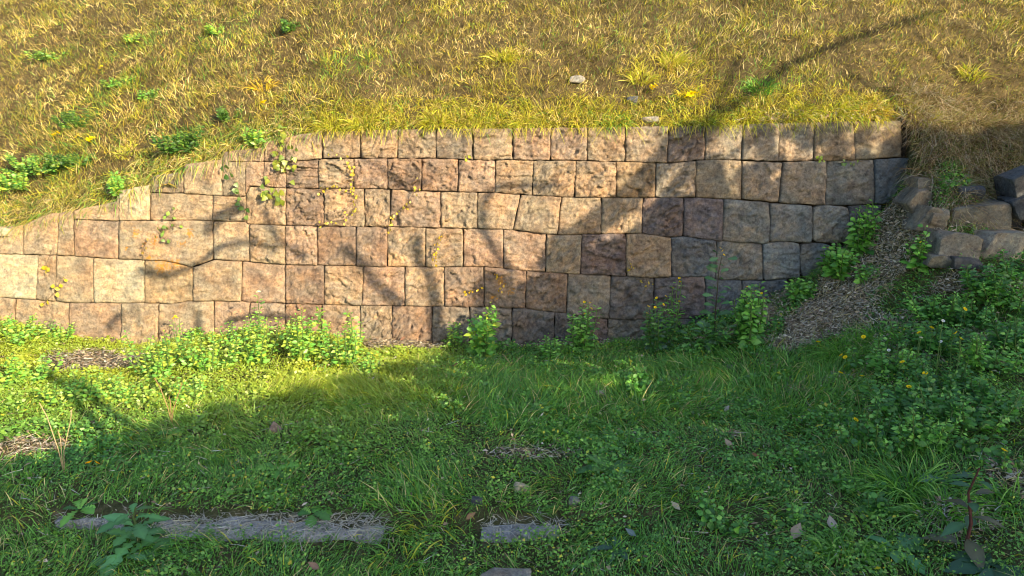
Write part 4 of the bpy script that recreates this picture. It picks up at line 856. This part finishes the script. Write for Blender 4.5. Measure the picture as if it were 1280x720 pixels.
# bright yellow flowers on the bank
for (a, b, s_, lb) in [(72, 176, .035, 'bright yellow star-shaped bloom, leftmost of the three on the left bank'), (100, 178, .028, 'bright yellow round bloom, middle one of the three on the left bank'), (115, 183, .040, 'widest bright yellow bloom, rightmost of the three on the left bank'), (330, 138, .03, 'yellow bloom on the bank above the creeper'), (128, 92, .02, 'small orange bloom high on the left bank'), (862, 128, .045, 'deep yellow leafy bloom beside the limb shadow on the bank'), (815, 118, .035, 'yellow bloom in the yellow grass on the bank right of the rocks')]:
    p = cast(a, b)[0]; root = empty('yellow_bloom', p, lb, 'flower')
    v, q, c = tube(np.array([[0, .0, -.01], [0, -.01, .03], [0, -.02, .055]]), .002, (.2, .25, .06), 4); link('stem', mesh_np('stem', v, q, c, M_VEG), root)
    for dx, dz in ((0, 0), (s_ * .6, .01), (-s_ * .5, -.012)): flower(root, (dx, -.02, .055 + dz), (.80, .60, .01), s_ * .7, 6)

# ------------------------------------------------------------------ creepers on the wall face, every leaf a part
_lm = {}
def leafmesh(kind, ci, col):
    key = (kind, ci)
    if key not in _lm:
        v, q, c = leaves(np.zeros((1, 3)), np.array([[0, 0, -1.]]), np.array([[0, -1., .2]]), np.ones(1), np.ones(1) * (.95 if kind == 'ivy' else .8), IVY if kind == 'ivy' else OVATE, np.array([.2]), np.array([.25]), np.array([col]))
        _lm[key] = mesh_np('leaf', v, q, c, M_VEG)
    return _lm[key]
CR = [
 ('broad yellow-green creeper sprawling across the upper left stones', [(352, 168), (357, 195), (350, 215), (345, 235), (340, 250)], 48, 19, .034, 'ivy', [(.20, .25, .03), (.28, .30, .04), (.13, .20, .03)]),
 ('small dark ivy trail left of the broad creeper', [(278, 200), (288, 215), (297, 232), (300, 244), (308, 270)], 16, 7, .030, 'ivy', [(.06, .14, .03), (.12, .2, .05)]),
 ('green vine trail across the orange-stained stone', [(222, 262), (212, 272), (218, 283), (200, 290), (208, 298)], 17, 8, .027, 'ovate', [(.2, .32, .05), (.12, .2, .04)]),
 ('dark bud trail above the orange lichen patch', [(185, 300), (178, 312), (180, 325)], 8, 5, .018, 'ovate', [(.25, .12, .04), (.35, .25, .05)]),
 ('string of yellow leaves hanging down the left stones', [(66, 310), (58, 330), (62, 338), (78, 347), (68, 366), (52, 382)], 13, 5, .030, 'ovate', [(.6, .46, .03), (.5, .42, .05)]),
 ('yellow creeper along the joint right of the broad creeper', [(412, 188), (430, 195), (440, 205), (440, 222), (441, 236)], 24, 4, .018, 'ovate', [(.5, .40, .04), (.40, .34, .05)]),
 ('yellow creeper spreading below the second course at the left of centre', [(400, 236), (425, 234), (448, 243), (444, 258), (432, 274), (396, 280)], 34, 5, .018, 'ovate', [(.5, .38, .04), (.42, .36, .05)]),
 ('thin yellow creeper climbing the stones in the left middle', [(524, 215), (522, 232), (512, 250), (505, 262), (490, 268), (487, 290)], 26, 4, .017, 'ovate', [(.5, .38, .04), (.42, .36, .05)]),
 ('golden creeper strand low in the left middle of the wall', [(556, 290), (546, 302), (545, 318), (542, 332)], 18, 4, .017, 'ovate', [(.58, .40, .02)]),
 ('golden sprig on the brown stone near the shadow edge', [(578, 366), (590, 363), (604, 358)], 9, 3, .018, 'ovate', [(.58, .40, .02)]),
 ('golden tuft of leaves at the shadow edge on the dark stone', [(618, 344), (628, 350), (626, 362)], 10, 4, .018, 'ovate', [(.55, .34, .02)]),
 ('tiny yellow sprig on the shaded grey stone', [(785, 325), (789, 333), (786, 338)], 6, 3, .013, 'ovate', [(.55, .42, .02)]),
 ('row of small yellow leaves above the shaded dark stones', [(795, 348), (808, 354), (815, 352)], 6, 3, .014, 'ovate', [(.45, .34, .04)]),
 ('small green sprig rooted in the joint under the top right stones', [(1020, 201), (1025, 197), (1030, 200)], 6, 5, .022, 'ovate', [(.3, .4, .05)]),
 ('leafy wisp rooted above the second stone from the right end', [(1050, 204), (1062, 200), (1078, 202)], 7, 5, .022, 'ovate', [(.14, .24, .05)]),
 ('yellow seedling on the top course left of centre', [(582, 188), (584, 196), (586, 200)], 4, 3, .020, 'ovate', [(.4, .42, .05)])]
for lb, pts, n, rad, s, kind, cols in CR:
    twigs = []
    P0 = on_wall(np.array([float(p[0]) for p in pts]), np.array([float(p[1]) for p in pts]), .035); b = P0[0]
    root = empty('creeper', b, lb, 'creeper')
    for k in range(n):
        u = random.random() * (len(P0) - 1); i0 = int(u); q0 = P0[i0] * (1 - u + i0) + P0[min(i0 + 1, len(P0) - 1)] * (u - i0)
        a = random.uniform(0, 6.28); rr = random.random() ** .6 * rad / 170
        q1 = q0.copy(); q0 = q0 + np.array([math.cos(a) * rr, -random.uniform(0, .03), math.sin(a) * rr])
        ci = random.randrange(len(cols)); o = link('leaf', leafmesh(kind, (ci, cols[ci]), cols[ci]), root, q0 - b, (R(random.uniform(-35, 25)), R(random.uniform(-70, 70)), R(random.uniform(-45, 45))))
        o.scale = (s * random.uniform(.85, 1.5),) * 3
        twigs.append(tube(np.array([q1, (q1 + q0) / 2 + [0, -.004, .004], q0]) - b, .0011, (.20, .13, .06), 3))
    v, q, c = join([tube(P0 - b, .0019, (.16, .10, .05), 4)] + twigs); link('stem', mesh_np('stem', v, q, c, M_VEG), root)

# ------------------------------------------------------------------ fallen leaves
def fleaf(px_, py_, L, col, label):
    p = cast(px_, py_)[0]; a = random.uniform(0, 6.28)
    v, q, c = leaves(np.zeros((1, 3)), np.array([[math.cos(a), math.sin(a), .25]]), np.array([[0, -.5, 1.]]), np.array([L]), np.array([L * .55]), (.05, .5, .9, 1.0, .75, .4, .03), np.array([.22]), np.array([-.25]), np.array([col]) * .8)
    props(link('fallen_leaf', mesh_np('fallen_leaf', v, q, c, M_DRY), None, p + np.array([0, 0, .028])), label, 'fallen leaf')
for a in [(950, 578, .07, (.30, .14, .07), 'large curled reddish-brown leaf on the lawn right of centre'), (915, 566, .06, (.40, .30, .2), 'tan fallen leaf just left of the large curled brown leaf'), (990, 682, .08, (.36, .28, .2), 'tan curled leaf among the herbs near the bottom right'), (1042, 672, .07, (.42, .36, .3), 'pale crumpled leaf beside the long-bladed clump at the bottom'),
          (850, 645, .05, (.5, .42, .3), 'small cream leaf in the foreground right of the dark rosette'), (582, 657, .05, (.36, .2, .1), 'brown leaf lying left of the timber stub'), (565, 462, .06, (.22, .12, .08), 'dark brown leaf at the wall foot by the round-leaved bush'), (905, 520, .05, (.36, .32, .26), 'pale leaf in the shaded lawn below the straw slope'),
          (795, 678, .05, (.16, .22, .22), 'bluish dead leaf in the foreground right of centre'), (1210, 672, .07, (.55, .45, .18), 'yellowed leaf under the red-stemmed plant'), (218, 478, .05, (.4, .16, .08), 'orange-brown leaf standing in the sunlit weeds'), (500, 430, .05, (.3, .16, .1), 'small rusty leaf at the wall foot left of centre'),
          (1090, 455, .05, (.3, .26, .2), 'withered leaf at the left of the herb bank'), (590, 512, .035, (.3, .2, .14), 'small brown leaf in the middle of the shaded lawn'), (400, 720, .05, (.3, .18, .12), 'brown leaf at the bottom edge left of the flat stone'), (690, 470, .03, (.34, .26, .18), 'tiny tan leaf just below the wall in mid lawn')]:
    fleaf(*a)
# things of one kind belong together
GROUPS = dict(grass_tuft='grass tufts on the bank and in the lawn', weed='leafy weeds along the wall foot', herb='herbs of the right-hand bank', creeper='creepers on the wall face', flower_stalk='flower stalks in the grass',
              yellow_bloom='yellow blooms on the bank', shrub_clump='green clumps on the bank', rosette_plant='rosette plants in the lawn', fallen_leaf='fallen leaves on the lawn', stone_fragment='loose stones in the grass',
              timber_edging='timber edging set in the lawn', seed_stalk='dead stalks in the lawn', shade_tree='trees behind the viewer')
for o in bpy.data.objects:
    k = o.name.split('.')[0]
    if o.parent is None and k in GROUPS: o['group'] = GROUPS[k]
print('triangles', sum(len(m.loops) - 2 * len(m.polygons) for m in bpy.data.meshes))
print('objects', len(bpy.data.objects), 'polys', sum(len(m.polygons) for m in bpy.data.meshes))
